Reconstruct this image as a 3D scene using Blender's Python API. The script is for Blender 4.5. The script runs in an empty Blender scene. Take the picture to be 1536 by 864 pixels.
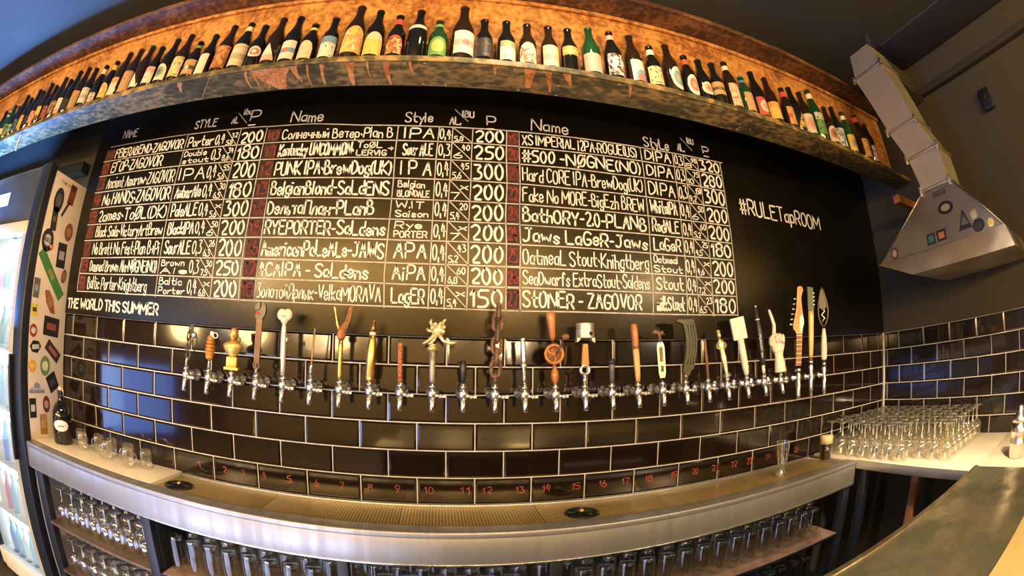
import bpy, bmesh, math, random
from mathutils import Vector, Matrix
R = random.Random(7)
SC = bpy.context.scene
COL = SC.collection
PI = math.pi

# ------------------------------------------------------------------ camera
cam = bpy.data.cameras.new('camera')
camo = bpy.data.objects.new('camera', cam)
COL.objects.link(camo)
cam.type = 'PANO'
cc = cam if hasattr(cam, 'panorama_type') else cam.cycles
cc.panorama_type = 'FISHEYE_EQUISOLID'
cc.fisheye_fov = math.radians(200)
cc.fisheye_lens = 669.4475 / 1536 * 36
cam.sensor_width = 36
cam.shift_x = 17.452 / 1536
cam.shift_y = 11.464 / 864
RX = (0.9905440337909023, -0.13678959360822013, 0.010541546458927247)
DN = (0.032519943641444254, 0.15945226034124935, -0.9866698687695007)
FW = (0.13328529696408764, 0.9776827623276194, 0.1623928750303736)
camo.matrix_world = Matrix(((RX[0], -DN[0], -FW[0], -0.02579), (RX[1], -DN[1], -FW[1], -1.55021),
                            (RX[2], -DN[2], -FW[2], 1.44361), (0, 0, 0, 1)))
SC.camera = camo

# ------------------------------------------------------------------ world, lights, exposure
SC.view_settings.view_transform = 'Standard'
SC.view_settings.look = 'None'
SC.view_settings.gamma = 1.0
SC.view_settings.use_curve_mapping = False
SC.view_settings.exposure = 0.0
SC.cycles.use_denoising = True
SC.cycles.max_bounces = 10
SC.cycles.diffuse_bounces = 3
SC.cycles.glossy_bounces = 4
SC.cycles.transparent_max_bounces = 24
SC.cycles.sample_clamp_indirect = 6
SC.cycles.caustics_reflective = False
SC.cycles.caustics_refractive = False
w = bpy.data.worlds.new('world')
SC.world = w
w.use_nodes = True
_bg = w.node_tree.nodes.get('Background') or w.node_tree.nodes.new('ShaderNodeBackground')
_wo = w.node_tree.nodes.get('World Output') or w.node_tree.nodes.new('ShaderNodeOutputWorld')
w.node_tree.links.new(_bg.outputs[0], _wo.inputs[0])
_bg.inputs[0].default_value = (0.9, 0.75, 0.6, 1)
_bg.inputs[1].default_value = 0.02

def light(name, kind, loc, target, energy, color, size=0.2, size_y=None, spot=None, blend=0.5):
    l = bpy.data.lights.new(name, kind)
    l.energy = energy
    l.color = color
    if kind == 'AREA':
        l.size = size
        if size_y:
            l.shape = 'RECTANGLE'
            l.size_y = size_y
    else:
        l.shadow_soft_size = size
    if kind == 'SPOT':
        l.spot_size = math.radians(spot)
        l.spot_blend = blend
    o = bpy.data.objects.new(name, l)
    COL.objects.link(o)
    o.location = loc
    d = Vector(target) - Vector(loc)
    o.rotation_euler = d.to_track_quat('-Z', 'Y').to_euler()
    return o

WARM = (1.0, 0.72, 0.42)
light('spot_lamp', 'SPOT', (-1.75, -1.75, 1.76), (-0.5, 0, 1.35), 56, (1.0, 0.80, 0.57), 0.035, spot=105, blend=0.8)
light('spot_lamp', 'SPOT', (1.75, -1.75, 1.78), (0.75, 0, 1.35), 54, (1.0, 0.79, 0.54), 0.035, spot=88, blend=0.8)
light('shelf_lamp', 'SPOT', (0.5, -1.9, 1.68), (0.35, -0.3, 2.55), 80, (1.0, 0.66, 0.36), 0.16, spot=88, blend=0.9)
light('shelf_lamp', 'SPOT', (-1.0, -1.9, 1.68), (-1.3, -0.3, 2.55), 30, (1.0, 0.62, 0.32), 0.16, spot=105, blend=0.9)
light('counter_lamp', 'SPOT', (0.3, -1.0, 2.9), (0.3, -0.3, 0.95), 58, (1.0, 0.78, 0.52), 0.08, spot=120, blend=0.9)
light('fridge_side_fill', 'SPOT', (-0.5, -1.35, 2.5), (-1.8, -0.15, 1.2), 115, (1.0, 0.72, 0.44), 0.08, spot=70, blend=0.9)  # fill light added to brighten the fridge side and left worktop
light('side_counter_lamp', 'SPOT', (1.0, -1.75, 2.3), (2.2, -0.55, 0.95), 230, (1.0, 0.78, 0.52), 0.06, spot=42, blend=0.5)
light('bar_lamp', 'SPOT', (1.1, -1.7, 2.7), (1.1, -1.35, 0.95), 110, (1.0, 0.78, 0.50), 0.08, spot=80, blend=0.9)
light('door_daylight', 'AREA', (-4.2, -2.6, 0.78), (-0.9, -0.3, 0.9), 8, (0.16, 0.34, 1.0), 2.2, 0.9).data.spread = math.radians(70)
light('aisle_fill_light', 'AREA', (-1.1, -1.30, 0.42), (-0.9, -0.3, 0.75), 15, (0.48, 0.58, 1.0), 1.5, 0.4)  # unseen fill light added to brighten the counter front, no fridge here
light('left_fill_uplight', 'AREA', (-3.0, -0.50, 1.45), (-2.95, -0.60, 3.04), 190, (0.12, 0.34, 1.0), 0.6, 0.10)  # unseen blue uplight added for the shelf underside and ceiling
# ------------------------------------------------------------------ materials
MATS = {}
def nt(name):
    m = bpy.data.materials.new(name)
    m.use_nodes = True
    t = m.node_tree
    t.nodes.clear()
    out = t.nodes.new('ShaderNodeOutputMaterial')
    return m, t, out

def N(t, kind, **kw):
    n = t.nodes.new('ShaderNode' + kind)
    for k, v in kw.items():
        if k.startswith('i_'):
            n.inputs[int(k[2:]) if k[2:].isdigit() else k[2:].replace('_', ' ')].default_value = v
        else:
            setattr(n, k, v)
    return n

def col4(c):
    return (c[0], c[1], c[2], 1)

def mat(name, c=(0.5, 0.5, 0.5), rough=0.5, metal=0.0, c2=None, scale=8.0, stretch=(1, 1, 1), lo=0.4, hi=0.6,
        bump=0.0, rough2=None, spec=0.5, emit=None, strength=0.0, coat=0.0, coords='Object', detail=4.0, aniso=0.0):
    if name in MATS:
        return MATS[name]
    m, t, out = nt(name)
    p = N(t, 'BsdfPrincipled')
    t.links.new(p.outputs[0], out.inputs[0])
    p.inputs['Base Color'].default_value = col4(c)
    p.inputs['Roughness'].default_value = rough
    p.inputs['Metallic'].default_value = metal
    p.inputs['Specular IOR Level'].default_value = spec
    p.inputs['Coat Weight'].default_value = coat
    if emit:
        p.inputs['Emission Color'].default_value = col4(emit)
        p.inputs['Emission Strength'].default_value = strength
    tc = N(t, 'TexCoord')
    mp = N(t, 'Mapping')
    mp.inputs['Scale'].default_value = stretch
    t.links.new(tc.outputs[coords], mp.inputs['Vector'])
    nz = N(t, 'TexNoise')
    nz.inputs['Scale'].default_value = scale
    nz.inputs['Detail'].default_value = detail
    t.links.new(mp.outputs[0], nz.inputs['Vector'])
    mr = N(t, 'MapRange')
    mr.inputs['From Min'].default_value = lo
    mr.inputs['From Max'].default_value = hi
    t.links.new(nz.outputs[0], mr.inputs['Value'])
    cc2 = c2 if c2 else tuple(min(1, x * 0.85) for x in c)
    mx = N(t, 'Mix', data_type='RGBA')
    mx.inputs[6].default_value = col4(c)
    mx.inputs[7].default_value = col4(cc2)
    t.links.new(mr.outputs[0], mx.inputs[0])
    t.links.new(mx.outputs[2], p.inputs['Base Color'])
    if rough2 is not None:
        rr = N(t, 'MapRange')
        rr.inputs['From Min'].default_value = lo
        rr.inputs['From Max'].default_value = hi
        rr.inputs['To Min'].default_value = rough
        rr.inputs['To Max'].default_value = rough2
        t.links.new(nz.outputs[0], rr.inputs['Value'])
        t.links.new(rr.outputs[0], p.inputs['Roughness'])
    if bump:
        b = N(t, 'Bump')
        b.inputs['Strength'].default_value = bump
        b.inputs['Distance'].default_value = 0.01
        t.links.new(nz.outputs[0], b.inputs['Height'])
        t.links.new(b.outputs[0], p.inputs['Normal'])
    MATS[name] = m
    return m

def glassmat(name, tint=(0.93, 0.95, 0.92), rough=0.02, refl=1.6, base=0.04):
    if name in MATS:
        return MATS[name]
    m, t, out = nt(name)
    tr = N(t, 'BsdfTransparent')
    tr.inputs[0].default_value = col4(tint)
    gl = N(t, 'BsdfGlossy')
    gl.inputs['Roughness'].default_value = rough
    gl.inputs[0].default_value = (1, 0.97, 0.92, 1)
    lw = N(t, 'LayerWeight')
    lw.inputs[0].default_value = 0.5
    ma = N(t, 'Math', operation='POWER')
    ma.inputs[1].default_value = 2.2
    t.links.new(lw.outputs['Facing'], ma.inputs[0])
    ml = N(t, 'Math', operation='MULTIPLY_ADD', use_clamp=True)
    ml.inputs[1].default_value = 0.55 * refl
    ml.inputs[2].default_value = base
    t.links.new(ma.outputs[0], ml.inputs[0])
    mx = N(t, 'MixShader')
    t.links.new(ml.outputs[0], mx.inputs[0])
    t.links.new(tr.outputs[0], mx.inputs[1])
    t.links.new(gl.outputs[0], mx.inputs[2])
    t.links.new(mx.outputs[0], out.inputs[0])
    MATS[name] = m
    return m

def rustmat(name, a, b, c, scale=6, rough=0.65, stretch=(1, 1, 1)):
    if name in MATS:
        return MATS[name]
    m, t, out = nt(name)
    p = N(t, 'BsdfPrincipled')
    t.links.new(p.outputs[0], out.inputs[0])
    p.inputs['Roughness'].default_value = rough
    tc = N(t, 'TexCoord')
    mp = N(t, 'Mapping')
    mp.inputs['Scale'].default_value = stretch
    t.links.new(tc.outputs['Object'], mp.inputs[0])
    n1 = N(t, 'TexNoise')
    n1.inputs['Scale'].default_value = scale
    n1.inputs['Detail'].default_value = 8
    n1.inputs['Roughness'].default_value = 0.7
    t.links.new(mp.outputs[0], n1.inputs['Vector'])
    cr = N(t, 'ValToRGB')
    cr.color_ramp.elements[0].position = 0.40
    cr.color_ramp.elements[0].color = col4(a)
    cr.color_ramp.elements[1].position = 0.60
    cr.color_ramp.elements[1].color = col4(c)
    e = cr.color_ramp.elements.new(0.5)
    e.color = col4(b)
    t.links.new(n1.outputs[0], cr.inputs[0])
    n3 = N(t, 'TexNoise')
    n3.inputs['Scale'].default_value = scale * 6
    n3.inputs['Detail'].default_value = 6
    t.links.new(mp.outputs[0], n3.inputs['Vector'])
    av = N(t, 'Math', operation='MULTIPLY_ADD')
    av.inputs[1].default_value = 0.55
    t.links.new(n3.outputs[0], av.inputs[0])
    hv = N(t, 'Math', operation='MULTIPLY_ADD')
    hv.inputs[1].default_value = 0.75
    hv.inputs[2].default_value = -0.15
    t.links.new(n1.outputs[0], hv.inputs[0])
    t.links.new(hv.outputs[0], av.inputs[2])
    t.links.new(av.outputs[0], cr.inputs[0])
    n2 = N(t, 'TexVoronoi')
    n2.inputs['Scale'].default_value = scale * 9
    t.links.new(mp.outputs[0], n2.inputs['Vector'])
    mr = N(t, 'MapRange')
    mr.inputs['From Min'].default_value = 0.05
    mr.inputs['From Max'].default_value = 0.35
    mr.inputs['To Min'].default_value = 0.55
    t.links.new(n2.outputs[0], mr.inputs[0])
    mx = N(t, 'Mix', data_type='RGBA', blend_type='MULTIPLY')
    mx.inputs[0].default_value = 0.7
    t.links.new(cr.outputs[0], mx.inputs[6])
    t.links.new(mr.outputs[0], mx.inputs[7])
    t.links.new(mx.outputs[2], p.inputs['Base Color'])
    b_ = N(t, 'Bump')
    b_.inputs['Strength'].default_value = 0.5
    b_.inputs['Distance'].default_value = 0.01
    t.links.new(n1.outputs[0], b_.inputs['Height'])
    t.links.new(b_.outputs[0], p.inputs['Normal'])
    MATS[name] = m
    return m

def labelmat(name, c1, c2, c3, mode):
    """paper label; UV: u across, v up"""
    m, t, out = nt(name)
    p = N(t, 'BsdfPrincipled')
    p.inputs['Roughness'].default_value = 0.55
    t.links.new(p.outputs[0], out.inputs[0])
    tc = N(t, 'TexCoord')
    sp = N(t, 'SeparateXYZ')
    t.links.new(tc.outputs['UV'], sp.inputs[0])
    def mixc(fac, a, b):
        mx = N(t, 'Mix', data_type='RGBA')
        t.links.new(fac, mx.inputs[0])
        for s, v in ((6, a), (7, b)):
            if isinstance(v, tuple):
                mx.inputs[s].default_value = col4(v)
            else:
                t.links.new(v, mx.inputs[s])
        return mx.outputs[2]
    def band(o, a, b):
        m1 = N(t, 'Math', operation='GREATER_THAN')
        m1.inputs[1].default_value = a
        m2 = N(t, 'Math', operation='LESS_THAN')
        m2.inputs[1].default_value = b
        t.links.new(o, m1.inputs[0])
        t.links.new(o, m2.inputs[0])
        mm = N(t, 'Math', operation='MULTIPLY')
        t.links.new(m1.outputs[0], mm.inputs[0])
        t.links.new(m2.outputs[0], mm.inputs[1])
        return mm.outputs[0]
    def disc(cu, cv, r):
        v = N(t, 'VectorMath', operation='DISTANCE')
        t.links.new(tc.outputs['UV'], v.inputs[0])
        v.inputs[1].default_value = (cu, cv, 0)
        l = N(t, 'Math', operation='LESS_THAN')
        l.inputs[1].default_value = r
        t.links.new(v.outputs['Value'], l.inputs[0])
        return l.outputs[0]
    def blob(sc, th):
        n = N(t, 'TexNoise')
        n.inputs['Scale'].default_value = sc
        n.inputs['Detail'].default_value = 3
        mp = N(t, 'Mapping')
        mp.inputs['Location'].default_value = (R.random() * 9, R.random() * 9, 0)
        t.links.new(tc.outputs['UV'], mp.inputs[0])
        t.links.new(mp.outputs[0], n.inputs['Vector'])
        l = N(t, 'Math', operation='GREATER_THAN')
        l.inputs[1].default_value = th
        t.links.new(n.outputs[0], l.inputs[0])
        return l.outputs[0]
    o = c1
    if mode == 'plain':
        o = mixc(blob(5, 0.6), c1, c2)
    elif mode == 'band':
        o = mixc(band(sp.outputs[1], 0.35, 0.6), c1, c2)
        o = mixc(disc(0.5, 0.47, 0.14), o, c3)
    elif mode == 'low':
        o = mixc(band(sp.outputs[1], -1, 0.32), c1, c2)
        o = mixc(band(sp.outputs[1], 0.32, 0.4), o, c3)
    elif mode == 'disc':
        o = mixc(disc(0.5, 0.5, 0.33), c1, c2)
        o = mixc(disc(0.5, 0.5, 0.16), o, c3)
    elif mode == 'lowdisc':
        o = mixc(disc(0.55, 0.12, 0.42), c1, c2)
        o = mixc(disc(0.45, 0.12, 0.22), o, c3)
    elif mode == 'blob':
        o = mixc(blob(4, 0.5), c1, c2)
        o = mixc(blob(7, 0.58), o, c3)
    elif mode == 'top':
        o = mixc(band(sp.outputs[1], 0.68, 2), c1, c2)
        o = mixc(blob(6, 0.6), o, c3)
    elif mode == 'text':
        wv = N(t, 'TexWave', bands_direction='X')
        wv.inputs['Scale'].default_value = 3.2
        wv.inputs['Distortion'].default_value = 3
        t.links.new(tc.outputs['UV'], wv.inputs['Vector'])
        l = N(t, 'Math', operation='GREATER_THAN')
        l.inputs[1].default_value = 0.62
        t.links.new(wv.outputs[1], l.inputs[0])
        mm = N(t, 'Math', operation='MULTIPLY')
        t.links.new(l.outputs[0], mm.inputs[0])
        t.links.new(band(sp.outputs[1], 0.3, 0.55), mm.inputs[1])
        o = mixc(mm.outputs[0], c1, c2)
        o = mixc(band(sp.outputs[1], 0.85, 0.9), o, c3)
    if isinstance(o, tuple):
        p.inputs['Base Color'].default_value = col4(o)
    else:
        t.links.new(o, p.inputs['Base Color'])
    return m

# ------------------------------------------------------------------ geometry collector
class G:
    def __init__(s):
        s.v, s.f, s.m, s.sm = [], [], [], []
        s.uv = None
        s.T = Matrix.Identity(4)
    def at(s, loc=(0, 0, 0), rot=(0, 0, 0), sc=(1, 1, 1)):
        from mathutils import Euler
        s.T = Matrix.Translation(loc) @ Euler(rot).to_matrix().to_4x4() @ Matrix.Diagonal((*sc, 1))
        return s
    def add(s, vs, fs, mi=0, smooth=False):
        b = len(s.v)
        s.v += [tuple(s.T @ Vector(v)) for v in vs]
        s.f += [tuple(b + i for i in f) for f in fs]
        s.m += [mi] * len(fs)
        s.sm += [smooth] * len(fs)
        return s
    def box(s, x0, x1, y0, y1, z0, z1, mi=0, bev=0.0):
        if bev <= 0:
            vs = [(x, y, z) for x in (x0, x1) for y in (y0, y1) for z in (z0, z1)]
            fs = [(0, 1, 3, 2), (4, 6, 7, 5), (0, 4, 5, 1), (2, 3, 7, 6), (0, 2, 6, 4), (1, 5, 7, 3)]
            return s.add(vs, fs, mi)
        bm = bmesh.new()
        bmesh.ops.create_cube(bm, size=1)
        for v in bm.verts:
            v.co = Vector(((x0 + x1) / 2 + v.co.x * (x1 - x0), (y0 + y1) / 2 + v.co.y * (y1 - y0), (z0 + z1) / 2 + v.co.z * (z1 - z0)))
        bmesh.ops.bevel(bm, geom=bm.edges[:], offset=bev, segments=2, affect='EDGES', profile=0.6)
        s.add([v.co[:] for v in bm.verts], [tuple(v.index for v in f.verts) for f in bm.faces], mi, True)
        bm.free()
        return s
    def lathe(s, prof, n=20, mi=0, smooth=True, sx=1.0, sy=1.0, cap=True):
        vs, fs = [], []
        for r, z in prof:
            for k in range(n):
                a = 2 * PI * k / n
                vs.append((r * math.cos(a) * sx, r * math.sin(a) * sy, z))
        for i in range(len(prof) - 1):
            for k in range(n):
                a, b = i * n + k, i * n + (k + 1) % n
                fs.append((a, b, b + n, a + n))
        if cap:
            if prof[0][0] > 1e-6:
                fs.append(tuple(reversed(range(n))))
            if prof[-1][0] > 1e-6:
                fs.append(tuple(range((len(prof) - 1) * n, len(prof) * n)))
        return s.add(vs, fs, mi, smooth)
    def tube(s, pts, r, n=8, mi=0, closed=False, flat=1.0):
        P = [Vector(p) for p in pts]
        L = len(P)
        rs = r if isinstance(r, (list, tuple)) else [r] * L
        vs, fs = [], []
        up = None
        for i, p in enumerate(P):
            a = P[(i - 1) % L] if (closed or i > 0) else p
            b = P[(i + 1) % L] if (closed or i < L - 1) else p
            d = (b - a).normalized()
            if up is None:
                up = Vector((0, 0, 1)) if abs(d.z) < 0.9 else Vector((0, 1, 0))
                up = (up - d * up.dot(d)).normalized()
            else:
                up = (up - d * up.dot(d)).normalized()
            q = d.cross(up)
            for k in range(n):
                t = 2 * PI * k / n
                vs.append(tuple(p + (up * math.cos(t) + q * math.sin(t) * flat) * rs[i]))
        m = L if closed else L - 1
        for i in range(m):
            for k in range(n):
                a, b = i * n + k, i * n + (k + 1) % n
                j = ((i + 1) % L) * n
                fs.append((a, b, j + (k + 1) % n, j + k))
        if not closed:
            fs.append(tuple(reversed(range(n))))
            fs.append(tuple(range((L - 1) * n, L * n)))
        return s.add(vs, fs, mi, True)
    def ball(s, c, r, mi=0, n=12, sc=(1, 1, 1)):
        prof = [(r * math.sin(PI * i / 8), -r * math.cos(PI * i / 8)) for i in range(9)]
        T = s.T
        s.T = T @ Matrix.Translation(c) @ Matrix.Diagonal((*sc, 1))
        s.lathe(prof, n, mi, cap=False)
        s.T = T
        return s
    def prism(s, poly, y0, y1, mi=0, smooth=False):
        """polygon in XZ extruded along Y from y0 to y1"""
        n = len(poly)
        vs = [(x, y0, z) for x, z in poly] + [(x, y1, z) for x, z in poly]
        fs = [tuple(range(n)), tuple(reversed(range(n, 2 * n)))]
        for i in range(n):
            j = (i + 1) % n
            fs.append((i, i + n, j + n, j))
        return s.add(vs, fs, mi, smooth)
    def mesh(s, name, mats):
        me = bpy.data.meshes.new(name)
        me.from_pydata(s.v, [], s.f)
        for m in (mats if isinstance(mats, (list, tuple)) else [mats]):
            me.materials.append(m)
        me.polygons.foreach_set('material_index', s.m)
        me.polygons.foreach_set('use_smooth', s.sm)
        if s.uv:
            ul = me.uv_layers.new(name='UVMap')
            for li, l in enumerate(me.loops):
                ul.data[li].uv = s.uv[l.vertex_index]
        me.update()
        if any(s.sm) and not all(s.sm):
            pass
        return me
    def obj(s, name, mats, parent=None, loc=None, label=None):
        return link(name, s.mesh(name, mats), parent, loc, label)

def link(name, me, parent=None, loc=None, label=None):
    o = bpy.data.objects.new(name, me)
    COL.objects.link(o)
    if loc:
        o.location = loc
    if parent:
        o.parent = parent
    if label:
        o['label'] = label
    return o

def autosmooth(o, ang=40):
    me = o.data
    try:
        me.set_sharp_from_angle(angle=math.radians(ang))
    except Exception:
        pass

def tag(o, label=None, cat=None, group=None, kind=None):
    if label:
        o['label'] = label
    if cat:
        o['category'] = cat
    if group:
        o['group'] = group
    if kind:
        o['kind'] = kind
    return o

def thing(name, label, cat, loc=(0, 0, 0), rz=0.0, group=None):
    o = bpy.data.objects.new(name, None)
    o.empty_display_size = 0.05
    COL.objects.link(o)
    o.location = loc
    o.rotation_euler = (0, 0, rz)
    return tag(o, label, cat, group)

def dup(root, loc, label, rz=0.0, group=None):
    r = root.copy()
    COL.objects.link(r)
    r.location = loc
    r.rotation_euler = (0, 0, rz)
    r['label'] = label
    if group:
        r['group'] = group
    for ch in list(root.children):
        c = ch.copy()
        COL.objects.link(c)
        c.parent = r
        for g in list(ch.children):
            d = g.copy()
            COL.objects.link(d)
            d.parent = c
    return r

# ------------------------------------------------------------------ material library
M_TILE = mat('tile_glaze', (0.0075, 0.0040, 0.0028), 0.10, c2=(0.012, 0.006, 0.0035), scale=3, bump=0.04, coat=0.3, spec=0.55)
M_GROUT = mat('grout', (0.66, 0.62, 0.56), 0.8, c2=(0.56, 0.51, 0.46), scale=30)
M_BOARD = mat('board_paint', (0.0035, 0.003, 0.0022), 0.30, c2=(0.004, 0.0034, 0.0025), scale=5, spec=0.5, rough2=0.345)
M_BOARD.node_tree.nodes['Principled BSDF'].inputs['Specular Tint'].default_value = (1.0, 0.82, 0.5, 1)  # warm lamplight colour put into the board's sheen
M_CHALK = mat('chalk', (0.80, 0.76, 0.69), 0.8, c2=(0.68, 0.62, 0.54), scale=60)
M_LINE = mat('chalk_line_paint', (0.52, 0.48, 0.42), 0.8, c2=(0.40, 0.36, 0.31), scale=40)
M_RED = mat('red_chalk', (0.22, 0.028, 0.018), 0.8, c2=(0.10, 0.015, 0.010), scale=40)
M_SMUDGE = mat('red_smudge', (0.070, 0.014, 0.009), 0.8, c2=(0.016, 0.008, 0.006), scale=22)
M_TNUM = mat('red_marker', (0.42, 0.07, 0.04), 0.6, c2=(0.22, 0.03, 0.02), scale=30)
M_WALLR = mat('wall_paint_olive', (0.052, 0.042, 0.025), 0.75, c2=(0.045, 0.036, 0.022), scale=2)
M_WALLD = mat('wall_paint_dark', (0.030, 0.026, 0.020), 0.8, scale=2)
M_CEIL = mat('ceiling_paint', (0.058, 0.054, 0.046), 0.8, c2=(0.050, 0.046, 0.039), scale=1.5)
M_FLOOR = mat('floor_concrete', (0.10, 0.085, 0.07), 0.6, c2=(0.06, 0.05, 0.04), scale=4)
M_STEEL = mat('brushed_steel', (0.60, 0.58, 0.56), 0.34, 1.0, c2=(0.52, 0.50, 0.47), scale=5, stretch=(14, 1, 0.6), rough2=0.46)
M_STEELF = mat('front_steel', (0.44, 0.42, 0.39), 0.38, 0.8, c2=(0.37, 0.35, 0.32), scale=3, stretch=(9, 1, 0.5), rough2=0.48)
M_STEELB = mat('bar_steel', (0.58, 0.50, 0.32), 0.26, 0.8, c2=(0.27, 0.26, 0.17), scale=3.2, stretch=(1.4, 2.2, 1), rough2=0.44, lo=0.44, hi=0.56, detail=9)
M_CHROME = mat('chrome', (0.92, 0.88, 0.82), 0.20, 1.0, scale=20, rough2=0.30)
M_GALV = mat('galvanised_sheet', (0.36, 0.33, 0.25), 0.30, 1.0, c2=(0.28, 0.25, 0.18), scale=3, rough2=0.5)
M_BRASS = mat('brass', (0.78, 0.52, 0.18), 0.3, 1.0, c2=(0.6, 0.36, 0.10), scale=25)
M_GOLD = mat('gold_paint', (0.85, 0.55, 0.16), 0.35, 0.6, c2=(0.72, 0.42, 0.10), scale=25)
M_PALEGOLD = mat('pale_gold', (0.85, 0.72, 0.42), 0.32, 0.7, c2=(0.7, 0.55, 0.25), scale=25)
M_BLACK = mat('black_plastic', (0.012, 0.012, 0.012), 0.35, scale=10)
M_BLACKM = mat('black_steel', (0.010, 0.012, 0.016), 0.45, scale=10)
M_CREAM = mat('cream_laminate', (0.86, 0.74, 0.56), 0.35, c2=(0.80, 0.67, 0.49), scale=5)
M_WHITE = mat('white_paint', (0.80, 0.76, 0.70), 0.4, c2=(0.74, 0.69, 0.62), scale=6)
M_PANEL = mat('fridge_side_paint', (0.72, 0.60, 0.46), 0.45, c2=(0.66, 0.54, 0.40), scale=4)
M_WOOD = mat('wood_orange', (0.52, 0.18, 0.035), 0.4, c2=(0.34, 0.12, 0.03), scale=14, stretch=(6, 6, 1), coat=0.3)
M_WOODL = mat('wood_light', (0.72, 0.45, 0.18), 0.4, c2=(0.60, 0.34, 0.12), scale=14, stretch=(6, 6, 1), coat=0.3)
M_WOODD = mat('wood_brown', (0.26, 0.12, 0.05), 0.5, c2=(0.17, 0.07, 0.03), scale=14, stretch=(6, 6, 1))
M_IVORY = mat('ivory', (0.86, 0.76, 0.56), 0.45, c2=(0.78, 0.66, 0.46), scale=10)
M_RUSTROD = rustmat('rust_rod', (0.20, 0.06, 0.02), (0.42, 0.14, 0.04), (0.55, 0.2, 0.07), 30)
M_RUSTDARK = rustmat('rust_chain', (0.06, 0.035, 0.02), (0.14, 0.07, 0.035), (0.28, 0.13, 0.05), 40, 0.45)
M_WEB = rustmat('rust_web', (0.26, 0.09, 0.022), (0.50, 0.21, 0.055), (0.70, 0.35, 0.10), 7)
M_BEAM = rustmat('beam_face', (0.042, 0.036, 0.014), (0.12, 0.090, 0.034), (0.36, 0.21, 0.065), 5, 0.5, (1, 1.6, 1))
M_BEAMTOP = rustmat('beam_upper_face', (0.05, 0.022, 0.012), (0.12, 0.05, 0.022), (0.24, 0.11, 0.045), 6, 0.6, (1, 1, 2))
M_DRIP = rustmat('rust_drip', (0.50, 0.15, 0.03), (0.75, 0.27, 0.06), (0.85, 0.38, 0.12), 18, 0.6)
M_FLAKE = mat('pale_flake', (0.62, 0.52, 0.36), 0.7, scale=30)
M_OLIVE = mat('olive_steel', (0.028, 0.028, 0.012), 0.45, 0.2, c2=(0.040, 0.036, 0.018), scale=20)
M_GREEN = mat('green_lacquer', (0.015, 0.045, 0.02), 0.35, scale=10)
M_AMBER = mat('amber_lacquer', (0.62, 0.26, 0.05), 0.25, 0.2, c2=(0.42, 0.15, 0.03), scale=20)
M_REDP = mat('red_paint', (0.5, 0.05, 0.03), 0.4)
M_GUN = mat('gunmetal', (0.13, 0.11, 0.085), 0.5, 0.8, scale=20)
M_GLASS = glassmat('clear_glass')
M_GLASSB = glassmat('bowl_glass', (0.97, 0.97, 0.94), 0.10, 1.9, 0.17)
M_GLASSF = glassmat('foot_glass', (0.93, 0.93, 0.88), 0.28, 1.8, 0.26)
M_FGLASS = glassmat('fridge_door_glass', (0.9, 0.95, 1.0), 0.02, 0.5, 0.03)
M_BOTB = mat('brown_bottle_glass', (0.020, 0.010, 0.004), 0.08, coat=0.5, scale=10)
M_BOTK = mat('black_bottle_glass', (0.007, 0.007, 0.006), 0.08, coat=0.5, scale=10)
M_BOTG = mat('green_bottle_glass', (0.010, 0.055, 0.018), 0.08, coat=0.5, scale=10)
M_FLED = mat('fridge_back_light', (0.7, 0.8, 0.9), 0.5, emit=(0.62, 0.80, 1.0), strength=6.5)
M_LAMP = mat('lamp_glow', (1, 0.9, 0.7), 0.5, emit=(1.0, 0.66, 0.26), strength=42)
M_LAMPD = mat('drum_glow', (1, 0.8, 0.5), 0.5, emit=(1.0, 0.68, 0.28), strength=120)
M_GALV_LIT = mat('galvanised_duct_lit', (0.62, 0.56, 0.42), 0.45, 0.8, c2=(0.50, 0.44, 0.32), scale=3, rough2=0.55)  # paler copy of the hood sheet; light on the duct painted in
M_WINDOW = mat('window_daylight_pane', (0.5, 0.7, 1), 0.5, emit=(0.35, 0.55, 1.0), strength=1.6)
M_PINK = mat('pink_shelf_mat', (0.36, 0.23, 0.18), 0.55, c2=(0.24, 0.15, 0.11), scale=18)
M_BROWNSH = mat('brown_shelf', (0.12, 0.08, 0.055), 0.5, c2=(0.08, 0.055, 0.035), scale=14)
M_YELLOW = mat('yellow_tabletop', (0.80, 0.60, 0.24), 0.4, c2=(0.76, 0.56, 0.21), scale=3)

# ------------------------------------------------------------------ room shell
XR = 2.5094
def struct(name, g, m, label=None):
    o = g.obj(name, m)
    o['kind'] = 'structure'
    if label:
        o['label'] = label
    return o

wall_back = struct('wall_back', G().box(-4.4, XR + 0.12, 0.009, 0.12, 0.0, 3.04), M_WALLD)
wall_right = struct('wall_right', G().box(XR + 0.009, XR + 0.12, -6.5, 0.009, 0.0, 3.04), M_WALLR)
struct('wall_front', G().box(-4.4, XR + 0.12, -6.62, -6.5, 0.0, 3.04), mat('wall_paint_room', (0.35, 0.27, 0.16), 0.7, scale=2))
gl_ = G()
gl_.box(-4.4, -4.28, -6.5, -3.3, 0, 3.04).box(-4.4, -4.28, -0.9, 0.0, 0, 3.04)
gl_.box(-4.4, -4.28, -3.3, -0.9, 0, 0.3).box(-4.4, -4.28, -3.3, -0.9, 1.3, 3.04)
struct('wall_left', gl_, M_WALLD)
struct('floor', G().box(-4.4, XR + 0.12, -6.62, 0.12, -0.1, 0.0), M_FLOOR)
struct('ceiling', G().box(-4.4, XR + 0.12, -6.62, 0.12, 3.04, 3.14), M_CEIL)
win = struct('window_1', G().box(-4.40, -4.36, -3.3, -0.9, 0.3, 1.3), M_WINDOW)
gf = G()
for y in (-3.3, -2.5, -1.7, -0.94):
    gf.box(-4.36, -4.30, y, y + 0.04, 0.3, 1.3)
gf.box(-4.36, -4.30, -3.3, -0.9, 0.3, 0.34).box(-4.36, -4.30, -3.3, -0.9, 1.26, 1.3)
gf.obj('window_frame', M_BLACKM, win)

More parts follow.
